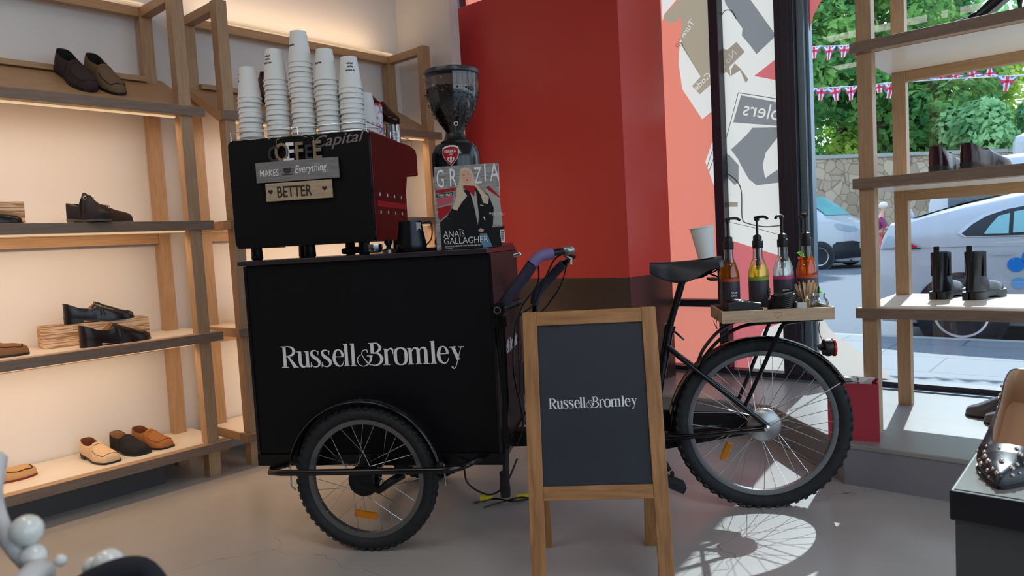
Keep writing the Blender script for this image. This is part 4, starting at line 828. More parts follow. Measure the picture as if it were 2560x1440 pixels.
for k in range(12):
    mt = ont(.018+.0020*k, -.060+.001*k, 0, .0085+.0066*k) @ RY(-1.1*k)
    lab = 'black plastic cup lid, ' + ('topmost' if k == 11 else ORD[11-k]+' from the top') + ' of the leaning stack on the tray'
    if lid0 is None:
        lid0 = MB().lathe([(.0455, 0), (.0462, .002), (.0455, .005), (.043, .006), (.041, .013), (.039, .0135), (.038, .0095), (.001, .0095)], 32).build('cup_lid', 'plastic_black', smooth=40); lid0.matrix_world = mt; tag(lid0, lab, 'lid', 'black cup lids stacked on the tray')
    else: dup(lid0, mt, lab)
sb = thing('sugar_box', 'small pale grey box with a yellow side between the lids and the stirrers', 'box', mtx=ont(.094, -.075, 4))
MB().box(-.018, .014, -.012, .012, 0, .052).build('box_body', 'pale_grey', sb, bevel=.001); MB().box(.0141, .0148, -.011, .011, .022, .046).build('yellow_patch', 'yellow', sb)
st_ = thing('wooden_stick', 'short pale wooden block on the tray between the black case and the lids', 'block', mtx=ont(-.036, -.085, 0)); MB().box(-.008, .008, -.008, .008, 0, .040).build('block', 'birch', st_, bevel=.001)
def jar(label, x, y, sc):
    t = thing('glass_jar', label, 'jar', mtx=ont(x, y)); b = MB(); n = 36; prof = [(.024, .001), (.031, .004), (.034, .012), (.034, .050), (.031, .062), (.022, .072), (.021, .078), (.0235, .082), (.0235, .088)]
    vs = []
    for r, z in prof:
        for k in range(n):
            a = 2*PI*k/n; rr = r*(1+(.03*math.cos(12*a) if .01 < z < .066 else 0)); vs.append((rr*math.cos(a)*sc, rr*math.sin(a)*sc, z*sc))
    b.add(vs, [(i*n+k, i*n+(k+1) % n, (i+1)*n+(k+1) % n, (i+1)*n+k) for i in range(len(prof)-1) for k in range(n)]+[tuple(range(n))]); b.build('jar_glass', 'clear', t, smooth=60); return t
jar('ribbed glass jar holding a fan of wooden stirrers', .128, -.025, 1.0); jar('empty ribbed glass jar at the street end of the tray', .162, -.052, .92)
random.seed(5); s0 = None
for k in range(30):
    a = 2*PI*k/30*3.3; r0 = random.uniform(0, .012); tx = random.uniform(-16, 16); ty = random.uniform(-10, 10)
    h = random.uniform(.110, .124)
    mt = ont(.128+r0*math.cos(a)*.8, -.025+r0*math.sin(a)*.8, 0, .0115) @ RY(tx) @ RX(ty) @ RZ(random.uniform(0, 180)) @ Matrix.Diagonal((1, 1, h/.115, 1))
    if s0 is None: s0 = MB().box(-.003, .003, -.0006, .0006, 0, .115).build('stirrer', 'birch'); s0.matrix_world = mt; tag(s0, 'flat wooden stirrer standing in the ribbed jar on the tray', 'stirrer', 'wooden stirrers in the jar')
    else: dup(s0, mt)
fl = thing('gift_wrap', 'crumpled pink and green tissue behind the orange syrup bottle', 'tissue', mtx=ont(.205, .085, 0, .0))
b = MB(); random.seed(9)
def crumple(m, pts, seedv):
    random.seed(seedv); rows = []
    for i in range(7):
        t = i/6; rows.append([(pts[0][0]*(1-t)+pts[1][0]*t+(s-.5)*pts[2]*(1-.3*t)+random.uniform(-.004, .004), .01*math.sin(s*9+i)+random.uniform(-.004, .004), pts[0][1]*(1-t)+pts[1][1]*t+random.uniform(-.004, .004)) for s in [k/6 for k in range(7)]])
    MB().grid(rows).build('tissue_sheet', m, fl, smooth=0)
crumple('tissue_pink', [(-.035, .215), (.010, .125), .036], 1); crumple('tissue_green', [(-.010, .135), (.022, .075), .030], 2); crumple('tissue_green', [(-.048, .235), (-.030, .205), .012], 3)
fl.matrix_world = ont(.188, .100, 0, .0)
MB().tube([(0, 0, .002), (-.005, 0, .12)], .012, 8).build('tissue_core', 'tissue_pink', fl)
# cup on the saddle
sc_ = cup_mesh().build('paper_cup', 'paper', smooth=50); sc_.matrix_world = BM @ T(-.170, 0, .957) @ RY(-7) @ T(0, 0, .1175) @ RX(180) @ RZ(180)
tag(sc_, 'white paper cup with small print standing upright on the bicycle saddle', 'cup')
pr = MB()
for li, (zz, na, n_, o) in enumerate(((.056, 66, 15, 0), (.066, 20, 6, 12), (.076, 56, 13, -6), (.085, 20, 5, -14))):
    r = .0436-.0125*(zz/.114)+.0006
    for j in range(n_):
        a = 90+o-na/2+na*j/n_; h = .0028+.0020*((j*7+li*3) % 3)/2
        pr.box(-.0005-.0004*((j*5) % 3), .0008+.0003*((j*3) % 4), -.0002, .0002, 0, h, RZ(a+90) @ T(0, -r, zz))
pr.build('cup_print', 'dark_ink', sc_)
# red paper carrier bag on the platform
bgm = RM @ T(1.44, -2.475, .17) @ RZ(14)
bag = thing('carrier_bag', 'red paper carrier bag standing on the platform behind the back wheel', 'bag', mtx=bgm)
b = MB(); w, d, h = .065, .095, .235
P0 = [(-w, -d, 0), (w, -d, 0), (w, d, 0), (-w, d, 0)]; P1 = [(-w*.92, -d, h), (w*.92, -d, h), (w*.92, d, h), (-w*.92, d, h)]
b.add(P0+P1+[(0, -d*.93, h), (0, -d*.9, h*.45), (0, d*.93, h), (0, d*.9, h*.45)], [(0, 3, 2, 1), (0, 4, 7, 3), (1, 2, 6, 5), (0, 1, 9), (0, 9, 8, 4), (1, 5, 8, 9), (3, 11, 2), (3, 7, 10, 11), (2, 11, 10, 6)])
o = b.build('bag_body', 'bag_red', bag); md = o.modifiers.new('t', 'SOLIDIFY'); md.thickness = .0015
MB().ball((0, .03, .225), .048, 10, sc=(.9, 1.2, .6)).build('dark_filling', 'plastic_black', bag, smooth=0)
MB().tube(smoothpath([(-.05, -.05, .23), (-.07, -.08, .262), (-.09, -.02, .25), (-.06, .02, .235)]), .002, 6).tube(smoothpath([(-.05, -.04, .232), (-.10, -.07, .27), (-.11, -.03, .265)]), .002, 6).build('cord_handle', 'white_letter', bag)
MB().box(-.03, .03, -.07, -.02, .20, .243, RY(20)).build('paper_slip', 'white_letter', bag)

# ================================================================== SHOES
def interp(tab, t):
    for (a, x), (b_, y) in zip(tab, tab[1:]):
        if t <= b_: return x+(y-x)*(t-a)/(b_-a) if b_ > a else y
    return tab[-1][1]
WR = [(0, .0), (.008, .30), (.03, .50), (.08, .64), (.16, .72), (.35, .70), (.5, .80), (.66, 1.0), (.80, .97), (.90, .78), (.96, .54), (.99, .28), (1, 0)]
WP = [(0, .0), (.008, .30), (.03, .50), (.08, .64), (.16, .72), (.35, .70), (.5, .82), (.64, 1.0), (.78, .78), (.90, .42), (.96, .24), (.99, .13), (1, 0)]
WS = [(0, .0), (.008, .30), (.03, .50), (.08, .64), (.16, .72), (.35, .70), (.5, .80), (.66, .98), (.82, .94), (.92, .80), (.97, .66), (.993, .45), (1, 0)]
def shoe(name, label, cat, M0, upper, lining='lining_tan', sole='sole_dark', L=.285, W=.050, throat=.44, hv=.078, hc=.066, toe=.036, wt=WR, heel=.022, ts=.008, pitch=0.0, strap=True, apron=True, bit=False, group=None, strapm=None, moc=False, seam='seam_dark', closedvamp=None, side=.055, par=True):
    t_ = thing(name, label, cat, mtx=M0, group=group)
    def zb(t): return ts+(heel+pitch)*(max(0, (.55-t)/.55)**1.25 if pitch == 0 else .5*(1+math.cos(PI*min(1, t/.68))))*1.0 if (heel or pitch) else ts
    def ht(t): return interp([(0, hc), (throat, hv), (throat+.10, hv*.86), (.70, hv*.64), (.82, toe*1.22), (.92, toe), (.97, toe*.80), (.99, toe*.55), (1, toe*.2)], t)
    def hcol(t): return interp([(0, hc), (.06, hc*.98), (.22, side), (throat*.8, side*1.02), (throat, hv*.88)], t)
    N = 17; ts_ = [0, .008, .02, .035, .06, .10, .15, .20, .25, .30, throat*.80, throat*.92, throat-.001, throat, throat+.04, throat+.08, .56, .62, .68, .74, .80, .85, .89, .925, .95, .97, .985, .995, 1]
    ts_ = sorted(set(ts_)); rows = []; op = []
    for t in ts_:
        w = W*interp(wt, t); z0 = zb(t); x = L*t; row = []
        if t < .03:
            h = hcol(t); half = [(w, z0), (w*1.05, z0+h*.25), (w*1.02, z0+h*.55), (w*.97, z0+h*.85), (w*.90, z0+h), (w*.66, z0+h), (w*.44, z0+h), (w*.22, z0+h)]
            row = [(x, -a, b_) for a, b_ in half]+[(x, 0, z0+h)]+[(x, a, b_) for a, b_ in half[::-1]]; op.append(False)
        elif t < throat:
            h = hcol(t); f = interp([(0, .90), (throat*.7, .88), (throat*.92, .66), (throat, .45)], t)
            half = [(w, z0), (w*1.05, z0+h*.25), (w*1.02, z0+h*.55), (w*.97, z0+h*.82), (w*.95*max(f, .5)+w*.05, z0+h), (w*f*.95, z0+h-.002), (w*f*.93, z0+h*.6), (w*.80*min(1, f+.1), z0+.008)]
            row = [(x, -a, b_) for a, b_ in half]+[(x, 0, z0+.007)]+[(x, a, b_) for a, b_ in half[::-1]]; op.append(True)
        else:
            h = ht(t) if t > .03 else hcol(t)
            for j in range(N):
                a = PI*j/(N-1); c, s = math.cos(a), math.sin(a); row.append((x, -w*(1 if c > 0 else -1)*abs(c)**.72*1.0, z0+h*abs(s)**.85))
            op.append(False)
        rows.append(row)
    b = MB(); n = N
    vs = [p for r in rows for p in r]; b.v = vs
    for i in range(len(rows)-1):
        for k in range(n-1):
            b.f.append((i*n+k, i*n+k+1, (i+1)*n+k+1, (i+1)*n+k)); b.m.append(1 if ((op[i] or op[i+1]) and 5 <= k <= 10 and not (not op[i+1] and op[i] and False)) else 0)
    b.build('upper', [upper, lining], t_, smooth=70)
    if strap or closedvamp:
        def dome(t, a, off=.0014):
            w = W*interp(wt, t)+off; h = ht(t)+off; c, s = math.cos(a), math.sin(a)
            return (L*t, -w*(1 if c > 0 else -1)*abs(c)**.72, zb(t)+h*abs(s)**.85)
    else: dome = None
    if strap:
        r = [[dome(tt+(-.012*math.sin(PI*j/16)), PI*j/16, .0016 if 0 < q < 3 else .0004) for j in range(17)] for q, tt in enumerate((throat+.055, throat+.060, throat+.115, throat+.12))]
        r = [row[1:16] for row in r]
        sp = MB().grid(r).build('strap', strapm or upper, t_, smooth=50)
        sl = [dome(throat+.082-.012*math.sin(PI*j/24), PI*j/24, .0022) for j in range(9, 16)]
        MB().tube(sl, .0011, 5).build('strap_slot', seam, sp)
    if apron and dome:
        pth = [dome(t, math.radians(42), .0006) for t in (throat+.12, .62, .70, .78, .84, .88)]+[dome(.915, math.radians(a), .0006) for a in (50, 62, 76, 90, 104, 118, 130)]+[dome(t, math.radians(138), .0006) for t in (.88, .84, .78, .70, .62, throat+.12)]
        MB().tube(smoothpath(pth, 3), .0010 if not moc else .0022, 6).build('apron_seam', seam, t_, smooth=60)
    if bit and dome:
        for a in (60, 120):
            p = dome(throat+.09, math.radians(a), .004); MB().tube([(p[0]+.007*math.cos(q), p[1]+(.004 if a > 90 else -.004)*math.sin(q)*0, p[2]+.007*math.sin(q)) for q in [2*PI*k/12 for k in range(12)]], .0016, 6, closed=True).build('snaffle_ring', 'chrome', t_, smooth=50)
        MB().tube([dome(throat+.09, math.radians(a), .005) for a in range(60, 125, 8)], .0022, 6).build('snaffle_bar', 'chrome', t_, smooth=50)
    rows = []   # sole
    for t in ts_:
        w = W*interp(wt, t)*1.05+.0008; z0 = zb(t); x = L*(-.006+1.012*t); lo = z0-ts
        rows.append([(x, -w, lo), (x, -w, z0+.0005), (x, w, z0+.0005), (x, w, lo), (x, -w, lo)])
    MB().grid(rows).build('sole', sole, t_, smooth=30)
    if heel and pitch == 0:
        rows = []
        for t in [q for q in ts_ if q <= .26]:
            w = W*interp(wt, t)*1.03; x = L*(-.004+1.004*t); rows.append([(x, -w, 0), (x, -w, zb(t)-ts+.001), (x, w, zb(t)-ts+.001), (x, w, 0), (x, -w, 0)])
        r_ = MB().grid(rows); r_.add(rows[-1][:4], [(0, 1, 2, 3)]); r_.build('heel', sole, t_, smooth=30)
    if pitch:
        MB().lathe([(.005, 0), (.0055, .004), (.007, pitch*.5), (.018, pitch+heel-.004), (.022, pitch+heel)], 14, T(L*.07, 0, 0)).build('heel', sole, t_, smooth=60)
    return t_
def shelf_pos(u, v, z, ang): return RM @ T(u, v, z) @ RZ(ang)     # ang 0: toe to +u ; 270: toe out to the shop
SLP = math.degrees(math.atan(.212/.39))
def slope_pos(u, v, ang):
    v += .02
    z = 1.778+(v-.05)*.212/.37+.004
    return RM @ T(u, v, z) @ RX(30) @ RZ(ang)
shoe('loafer', 'dark brown suede loafer on the sloped top shelf, left of its olive neighbour', 'shoe', slope_pos(-.492, .34, -82), 'suede_dark', 'lining_black', W=.054, hc=.076, side=.064, heel=.012, moc=True, group='suede loafers on the sloped shelf')
shoe('loafer', 'olive brown nubuck loafer on the sloped top shelf beside a darker one', 'shoe', slope_pos(-.372, .34, -82), 'suede_olive', 'lining_black', W=.054, hc=.076, side=.064, heel=.012, moc=True, group='suede loafers on the sloped shelf')
# horse-bit pair, one standing up against the other
shoe('loafer', 'dark brown horse-bit loafer lying in profile on the second shelf', 'shoe', shelf_pos(-.585, .14, 1.2415, 2) @ T(.03, 0, 0), 'suede_cocoa', 'lining_green', L=.24, W=.046, strap=True, bit=True, apron=False, heel=.012)
shoe('loafer', 'dark suede loafer with a metal bit on the second shelf, seen from its heel', 'shoe', shelf_pos(-.590, .11, 1.2415, -52), 'suede_navy', 'lining_olive', L=.18, W=.046, hv=.118, hc=.066, strap=True, bit=True, apron=False, heel=.012, sole='sole_grey')
rb = MB().box(-.30, .0, -.07, .07, 0, .098).build('riser_block', 'ply_edge', bevel=.001); rb.matrix_world = shelf_pos(-.735, .24, 1.2415, 0); tag(rb, 'striped plywood riser block at the left frame edge on the second shelf', 'block', 'plywood riser blocks')
shoe('loafer', 'dark shoe cut by the left frame edge in front of the second shelf block', 'shoe', shelf_pos(-1.03, .13, 1.2415, -3), 'leather_black', L=.27, W=.046, hv=.06, toe=.028)
rb2 = MB().box(-.215, .215, -.072, .072, 0, .096).build('riser_block', 'ply_edge', bevel=.001); rb2.matrix_world = shelf_pos(-.475, .275, .7015, -7); tag(rb2, 'long plywood riser block under a black loafer on the third shelf', 'block', 'plywood riser blocks')
shoe('loafer', 'black leather loafer standing on the long plywood block', 'shoe', shelf_pos(-.60, .265, .798, -8), 'leather_black', L=.285, W=.046, hv=.082, hc=.062, side=.046, toe=.030, heel=.024, sole='leather_black')
shoe('loafer', 'dark brown leather loafer in front of the long plywood block', 'shoe', shelf_pos(-.600, .085, .7015, 4), 'leather_brown', L=.30, W=.047, hv=.086, hc=.064, side=.048, toe=.030, heel=.026, sole='leather_brown')
shoe('moccasin', 'brown suede moccasin cut by the left frame edge on the third shelf', 'shoe', shelf_pos(-1.04, .20, .7015, -14), 'suede_brown', moc=True, L=.27, hv=.07)
shoe('loafer', 'beige suede loafer on the bottom shelf', 'shoe', shelf_pos(-.535, .355, .1665, -84), 'suede_beige', 'lining_brown', L=.262, W=.050, wt=WS, hv=.070, hc=.062, side=.050, toe=.034, heel=.018)
shoe('loafer', 'black suede loafer between the beige and the tan one on the bottom shelf', 'shoe', shelf_pos(-.405, .365, .1665, -82), 'suede_black', 'lining_tan', L=.262, W=.050, wt=WS, hv=.072, hc=.064, side=.052, toe=.034, heel=.014, strap=False, apron=False)
shoe('loafer', 'tan suede loafer at the right of three on the bottom shelf', 'shoe', shelf_pos(-.300, .375, .1665, -80), 'suede_tan', 'lining_brown', L=.262, W=.050, wt=WS, hv=.070, hc=.062, side=.050, toe=.034, heel=.014)
shoe('moccasin', 'tan stitched moccasin cut by the left frame edge on the bottom shelf', 'shoe', shelf_pos(-1.035, .24, .1665, 2), 'suede_sand', moc=True, L=.27, W=.05, hv=.062, sole='sole_red', heel=.006, seam='seam_dark')
# behind the cups
shoe('boot_shoe', 'brown shoe glimpsed between the leftmost cup stacks', 'shoe', RM @ T(.50, .36, 1.778+.31*.573+.006) @ RX(30) @ RZ(-88) , 'leather_tan', 'lining_black', L=.26, W=.05, hc=.10, side=.085, hv=.10, strap=False, apron=False)
for i, (u, lab) in enumerate(((1.10, 'glossy brown brogue nearest the cup stacks on the sloped shelf'), (1.225, 'glossy dark brown brogue right of its twin on the sloped shelf'))):
    s_ = shoe('brogue', lab, 'shoe', RM @ T(u, .35, 1.778+.30*.573+.005) @ RX(30) @ RZ(-72), 'patent_brown', 'leather_tan', L=.27, W=.048, strap=False, apron=False, hv=.08, group='brogues on the sloped shelf')
rb3 = MB().box(-.05, .05, -.05, .05, 0, .095).build('riser_block', 'ply_edge', bevel=.001); rb3.matrix_world = shelf_pos(.30, .30, .7015, 0); tag(rb3, 'pale riser block on the lower shelf just left of the cart', 'block', 'plywood riser blocks')
# ---- window shelving: burgundy pair, boots
def wp(u, v, z, ang): return RM @ T(u, v, z) @ RZ(ang)
for v, lab, a in ((-2.735, 'burgundy leather shoe seen from the heel, nearer to the shelf post', -12), (-2.842, 'burgundy leather shoe seen from the heel, right of its twin', -26)):
    shoe('leather_shoe', lab, 'shoe', wp(1.70, v, 1.2415, a), 'burgundy', 'lining_tan', L=.27, W=.047, hc=.078, side=.062, hv=.080, heel=.024, strap=False, apron=False, group='burgundy shoes on the window shelf')
def chelsea(label, M0):
    t = thing('chelsea_boot', label, 'boot', mtx=M0, group='black ankle boots on the window shelf')
    rows = []; n = 24
    for z, cx, rx, ry in ((.030, .085, .082, .036), (.055, .080, .078, .037), (.080, .072, .066, .036), (.105, .064, .054, .034), (.135, .060, .050, .034), (.165, .059, .051, .036), (.195, .058, .053, .038), (.205, .058, .053, .038), (.205, .058, .050, .035), (.12, .060, .047, .031)):
        rows.append([(cx+rx*math.cos(2*PI*k/n)*(1.0 if math.cos(2*PI*k/n) < 0 else 1.0), ry*math.sin(2*PI*k/n), z) for k in range(n)])
    rows = [r+[r[0]] for r in rows]; b = MB(); b.grid(rows)
    rr = []
    for tt in (.30, .36, .42, .50, .58, .66, .74, .80, .86, .91, .95, .98, .995, 1):
        w = .046*interp(WR, tt); h = interp([(.30, .085), (.42, .066), (.55, .050), (.7, .044), (.9, .036), (.97, .026), (1, .006)], tt)
        rr.append([(.275*tt, -w*(1 if math.cos(a) > 0 else -1)*abs(math.cos(a))**.75, .028+h*abs(math.sin(a))**.85) for a in [PI*j/16 for j in range(17)]])
    b.grid(rr); b.build('upper', 'boot_leather', t, smooth=70)
    rr = []
    for tt in (0, .01, .03, .08, .16, .26, .35, .5, .66, .8, .9, .96, .99, 1):
        w = .049*interp(WR, tt)*1.06+.003; x = -.006+.290*tt; z1 = .032; z0 = 0 if tt < .30 or tt > .5 else .010
        rr.append([(x, -w, z0), (x, -w*1.04, .018), (x, -w, z1), (x, w, z1), (x, w*1.04, .018), (x, w, z0), (x, -w, z0)])
    MB().grid(rr).build('sole', 'sole_black', t, smooth=35)
    for s in (-1, 1): MB().grid([[(.044+.030*q, s*(.0367+.0012*math.sin(PI*q)), z) for q in (0, .25, .5, .75, 1)] for z in (.10, .13, .16, .19, .203)]).build('elastic_gusset', 'elastic', t, smooth=50)
    MB().box(-.002, .004, -.011, .011, .165, .232).build('pull_tab', 'elastic', t, bevel=.001)
    return t
chelsea('black ankle boot nearer to the shelf post, seen from its heel', wp(1.90, -2.700, .7015, -6)); chelsea('black ankle boot right of its twin, turned slightly outward', wp(1.88, -2.825, .7015, -14))
hl = shoe('court_shoe', 'black high-heeled court shoe on the top window shelf, pointed toe towards the post', 'shoe', wp(1.66, -3.05, 1.800, 90) , 'leather_black', 'sole_red', L=.245, W=.040, wt=WP, hc=.062, side=.045, hv=.040, toe=.020, heel=.012, ts=.004, pitch=.075, throat=.62, strap=False, apron=False)
cdm = thing('show_card', 'printed card with red and white patches under the black court shoe', 'card', mtx=wp(1.58, -2.90, 1.7955, 90))
MB().box(-.16, .17, -.05, .02, 0, .006).build('card', 'white_letter', cdm); MB().box(-.10, -.02, -.0505, -.05, .0, .0065).build('red_patch', 'red_trim', cdm)
for x in (.05, .07, .10, .145): MB().box(x, x+.012, -.0506, -.05, .0005, .005, RZ(0)).build('dark_print', 'dark_ink', cdm)
for v, u, lab in ((-2.80, 1.99, 'grey leather boot on the platform, nearer to the shelf foot'), (-2.885, 1.88, 'grey leather boot on the platform, behind the studded shoe')):
    shoe('ankle_boot', lab, 'boot', wp(u+.06, v-.25, .1705, 98), 'grey_leather', L=.27, W=.046, hv=.10, hc=.12, side=.12, strap=False, apron=False, heel=.015, toe=.038, group='grey boots on the platform')
# ---- black plinth with the studded shoe
PB = RM @ T(-.446, -3.15, 0)
pb = thing('display_plinth', 'charcoal plinth with a black lid in the near right corner', 'plinth', mtx=PB)
MB().box(.008, .24, -.42, -.006, 0, .5965).build('plinth_body', 'charcoal', pb, bevel=.002)
MB().box(0, .25, -.43, 0, .592, .640).build('lid', 'black_lid', pb, bevel=.003); MB().box(.006, .244, -.424, -.006, .6401, .6415).build('lid_top', 'lid_top', pb)
SM = Matrix.Translation((.905, 1.262, .6422)) @ RZ(math.degrees(math.atan2(-.183, -.175)))
ss = shoe('studded_pump', 'black pointed pump set with round studs, on the charcoal plinth', 'shoe', SM, 'leather_sheen', 'insole_beige', L=.262, W=.045, wt=WP, throat=.64, hc=.068, side=.052, hv=.042, toe=.022, heel=.008, ts=.004, pitch=.062, strap=False, apron=False)
def studs(par, L, W, wt, throat, hv, toe, pitch, heel, ts, n, m, seedv, side, hc, big=1.0):
    random.seed(seedv); pts = []; tries = 0
    while len(pts) < n and tries < 4000:
        tries += 1; t = random.uniform(.06, .97)
        w = W*interp(wt, t); z0 = ts+(heel+pitch)*.5*(1+math.cos(PI*min(1, t/.68)))
        if t > throat: a = random.uniform(.12, PI-.12); h = interp([(throat, hv), (throat+.10, hv*.86), (.82, toe*1.22), (.92, toe), (.97, toe*.8), (1, toe*.2)], t); c, s = math.cos(a), math.sin(a); p = Vector((L*t, -w*(1 if c > 0 else -1)*abs(c)**.72, z0+h*abs(s)**.85))
        else: sg = random.choice((-1, 1)); f = random.uniform(.2, .85); h = interp([(0, hc), (.22, side), (throat, hv*.88)], t); p = Vector((L*t, sg*w*1.02, z0+h*f))
        if all((p-q).length > .0125 for q in pts): pts.append(p)
    for p in pts: r = random.choice((.0026, .0034, .0044))*big; MB().ball(p, r, 10).build('stud', m, par, smooth=80)
studs(ss, .262, .045, WP, .64, .042, .022, .062, .008, .004, 64, 'stud_metal', 4, .052, .068)
# ---- pearl shoe in the near left corner, on its own black stand
PS = thing('display_stand', 'low black round stand in the near left corner under a pearl strapped shoe', 'stand', (-.335, .40, 0))
MB().lathe([(.001, 0), (.12, 0), (.12, .01), (.02, .02), (.02, .820), (.10, .826), (.10, .834), (.001, .834)], 32).build('stand_body', 'charcoal', PS, smooth=30)
pm = thing('pearl_sandal', 'dark shoe with pale straps and big pearls, blurred in the near left corner', 'shoe', (-.330, .43, .835), math.radians(-20))
b = MB(); rows = []
for t in [k/12 for k in range(13)]:
    w = .034*interp(WR, t); rows.append([(-.10+.16*t, -w, 0), (-.10+.16*t, -w, .008), (-.10+.16*t, w, .008), (-.10+.16*t, w, 0), (-.10+.16*t, -w, 0)])
b.grid(rows); b.build('sole', 'suede_black', pm)
MB().tube(smoothpath([(.0, -.03, .008), (.012, -.018, .050), (-.012, .012, .085), (-.03, .03, .10)]), .008, 8).build('strap', 'strap_pale', pm, smooth=60)
MB().tube(smoothpath([(.028, -.028, .008), (.030, -.01, .030), (.016, .02, .034), (.0, .03, .008)]), .008, 8).build('strap', 'strap_pale', pm, smooth=60)
for (px_, py_, pz_, r) in ((-.318, .45, .893, .0098), (-.314, .448, .8765, .0080), (-.268, .45, .868, .0098), (-.279, .452, .866, .0065), (-.305, .46, .868, .004)):
    o = MB().ball((0, 0, 0), r, 20).build('pearl', 'pearl', pm, smooth=80); o.matrix_parent_inverse = Matrix.Identity(4)
    lp_ = (Matrix.Translation((-.330, .43, .835)) @ RZ(-20)).inverted() @ Vector((px_, py_, pz_)); o.location = lp_
_i = (Matrix.Translation((-.330, .43, .835)) @ RZ(-20)).inverted()
MB().tube(smoothpath([_i @ Vector(p) for p in ((-.352, .47, .925), (-.340, .455, .904), (-.328, .45, .884), (-.314, .45, .864), (-.308, .45, .845))]), .0055, 8).build('strap', 'strap_pale', pm, smooth=60)
MB().tube(smoothpath([(.026, .012, .012), (.055, .030, .030), (.072, .046, .030), (.085, .05, .012)]), .007, 8).build('strap', 'suede_black', pm, smooth=60)
# ================================================================== THE STREET
def rset(b, name, m, **k): o = b.build(name, m, **k); o.matrix_world = RM; return o
M['slabs'] = mat('paving_slabs', rgb(190, 192, 192), .7)
def slabs():
    n, l, bs = nodes_of(M['slabs']); t = n.new('ShaderNodeTexCoord'); mp = n.new('ShaderNodeMapping'); mp.inputs['Location'].default_value = (.1, -.15, 0)
    mp.inputs['Rotation'].default_value = (0, 0, PI/2)
    br = n.new('ShaderNodeTexBrick'); br.inputs['Color1'].default_value = rgb(104, 108, 112); br.inputs['Color2'].default_value = rgb(112, 115, 118); br.inputs['Mortar'].default_value = rgb(70, 74, 80)
    br.inputs['Scale'].default_value = 1.0; br.inputs['Mortar Size'].default_value = .008; br.inputs['Brick Width'].default_value = .95; br.inputs['Row Height'].default_value = .62
    l.new(t.outputs['Object'], mp.inputs[0]); l.new(mp.outputs[0], br.inputs[0]); l.new(br.outputs[0], bs.inputs['Base Color'])
slabs()
M['asphalt'] = noise_col(mat('asphalt', (.3, .3, .3), .85), rgb(82, 86, 92), rgb(104, 108, 114), 90, (1, 1, 1), 3, .02)
M['stone_wall'] = mat('stone_wall', rgb(150, 130, 110), .9)
def stones():
    n, l, bs = nodes_of(M['stone_wall']); t = n.new('ShaderNodeTexCoord'); v = n.new('ShaderNodeTexVoronoi'); v.inputs['Scale'].default_value = 3.2; v.feature = 'DISTANCE_TO_EDGE'
    v2 = n.new('ShaderNodeTexVoronoi'); v2.inputs['Scale'].default_value = 3.2; r = n.new('ShaderNodeValToRGB'); r.color_ramp.elements[0].color = rgb(150, 128, 106); r.color_ramp.elements[1].color = rgb(186, 168, 142)
    r2 = n.new('ShaderNodeValToRGB'); r2.color_ramp.elements[0].position = .0; r2.color_ramp.elements[1].position = .06; r2.color_ramp.elements[0].color = (.45, .45, .45, 1); mx = n.new('ShaderNodeMix'); mx.data_type = 'RGBA'; mx.blend_type = 'MULTIPLY'; mx.inputs[0].default_value = 1
    l.new(t.outputs['Object'], v.inputs[0]); l.new(t.outputs['Object'], v2.inputs[0]); l.new(v2.outputs['Color'], r.inputs[0]); l.new(v.outputs['Distance'], r2.inputs[0]); l.new(r.outputs[0], mx.inputs[6]); l.new(r2.outputs[0], mx.inputs[7]); l.new(mx.outputs[2], bs.inputs['Base Color'])
stones()
M['coping'] = mat('wall_coping', rgb(150, 152, 146), .8)
M['car_white'] = mat('car_paint_white', rgb(178, 182, 186), .3, coat=.4)
M['car_dark'] = mat('car_dark', rgb(26, 29, 36), .5); M['car_glass'] = mat('car_glass', rgb(40, 58, 66), .06, spec=.9); M['glass_teal'] = mat('windscreen_teal', rgb(120, 176, 178), .08, spec=.8)
M['tyre'] = mat('tyre', rgb(30, 31, 36), .8); M['silver'] = mat('alloy', rgb(178, 178, 178), .35, .7); M['blue_dot'] = mat('blue_decal', rgb(10, 120, 200), .4); M['blue_dot2'] = mat('pale_blue_decal', rgb(96, 158, 206), .4)
M['lamp_clear'] = mat('headlamp', rgb(150, 168, 178), .15); M['hedge_leaf'] = None
pv = struct(rset(MB().box(2.60, 5.47, -14, 12, -.16, 0).box(-8, 2.60, -14, -5.7, -.16, 0), 'trim_3', 'slabs'))
kb = struct(rset(MB().box(5.44, 5.56, -14, 12, -.17, .001), 'trim_4', 'coping', bevel=.01))
rd = rset(MB().box(5.56, 60, -40, 40, -.3, -.125).box(-40, 5.56, -40, -14, -.3, -.125), 'road', 'asphalt'); struct(rd)
# stone wall and coping on the far side
wa, wb = RM @ Vector((20.9, 5.45, -.13)), RM @ Vector((31.0, -2.4, -.13)); dv = wb-wa; ang = math.atan2(dv.y, dv.x)
wl = tag(MB().box(0, dv.length, 0, .5, 0, 3.25).build('stone_wall', 'stone_wall', mtx=Matrix.Translation(wa) @ Matrix.Rotation(ang, 4, 'Z')), 'brown rubble stone wall with grey coping across the street, below the trees', 'wall')
MB().box(0, dv.length, -.06, .56, 3.25, 3.37).build('coping', 'coping', wl)
for k in range(5): MB().box(1+2.6*k, 1.16+2.6*k, -.06, 0, 0, 3.2).build('pilaster', 'coping', wl)
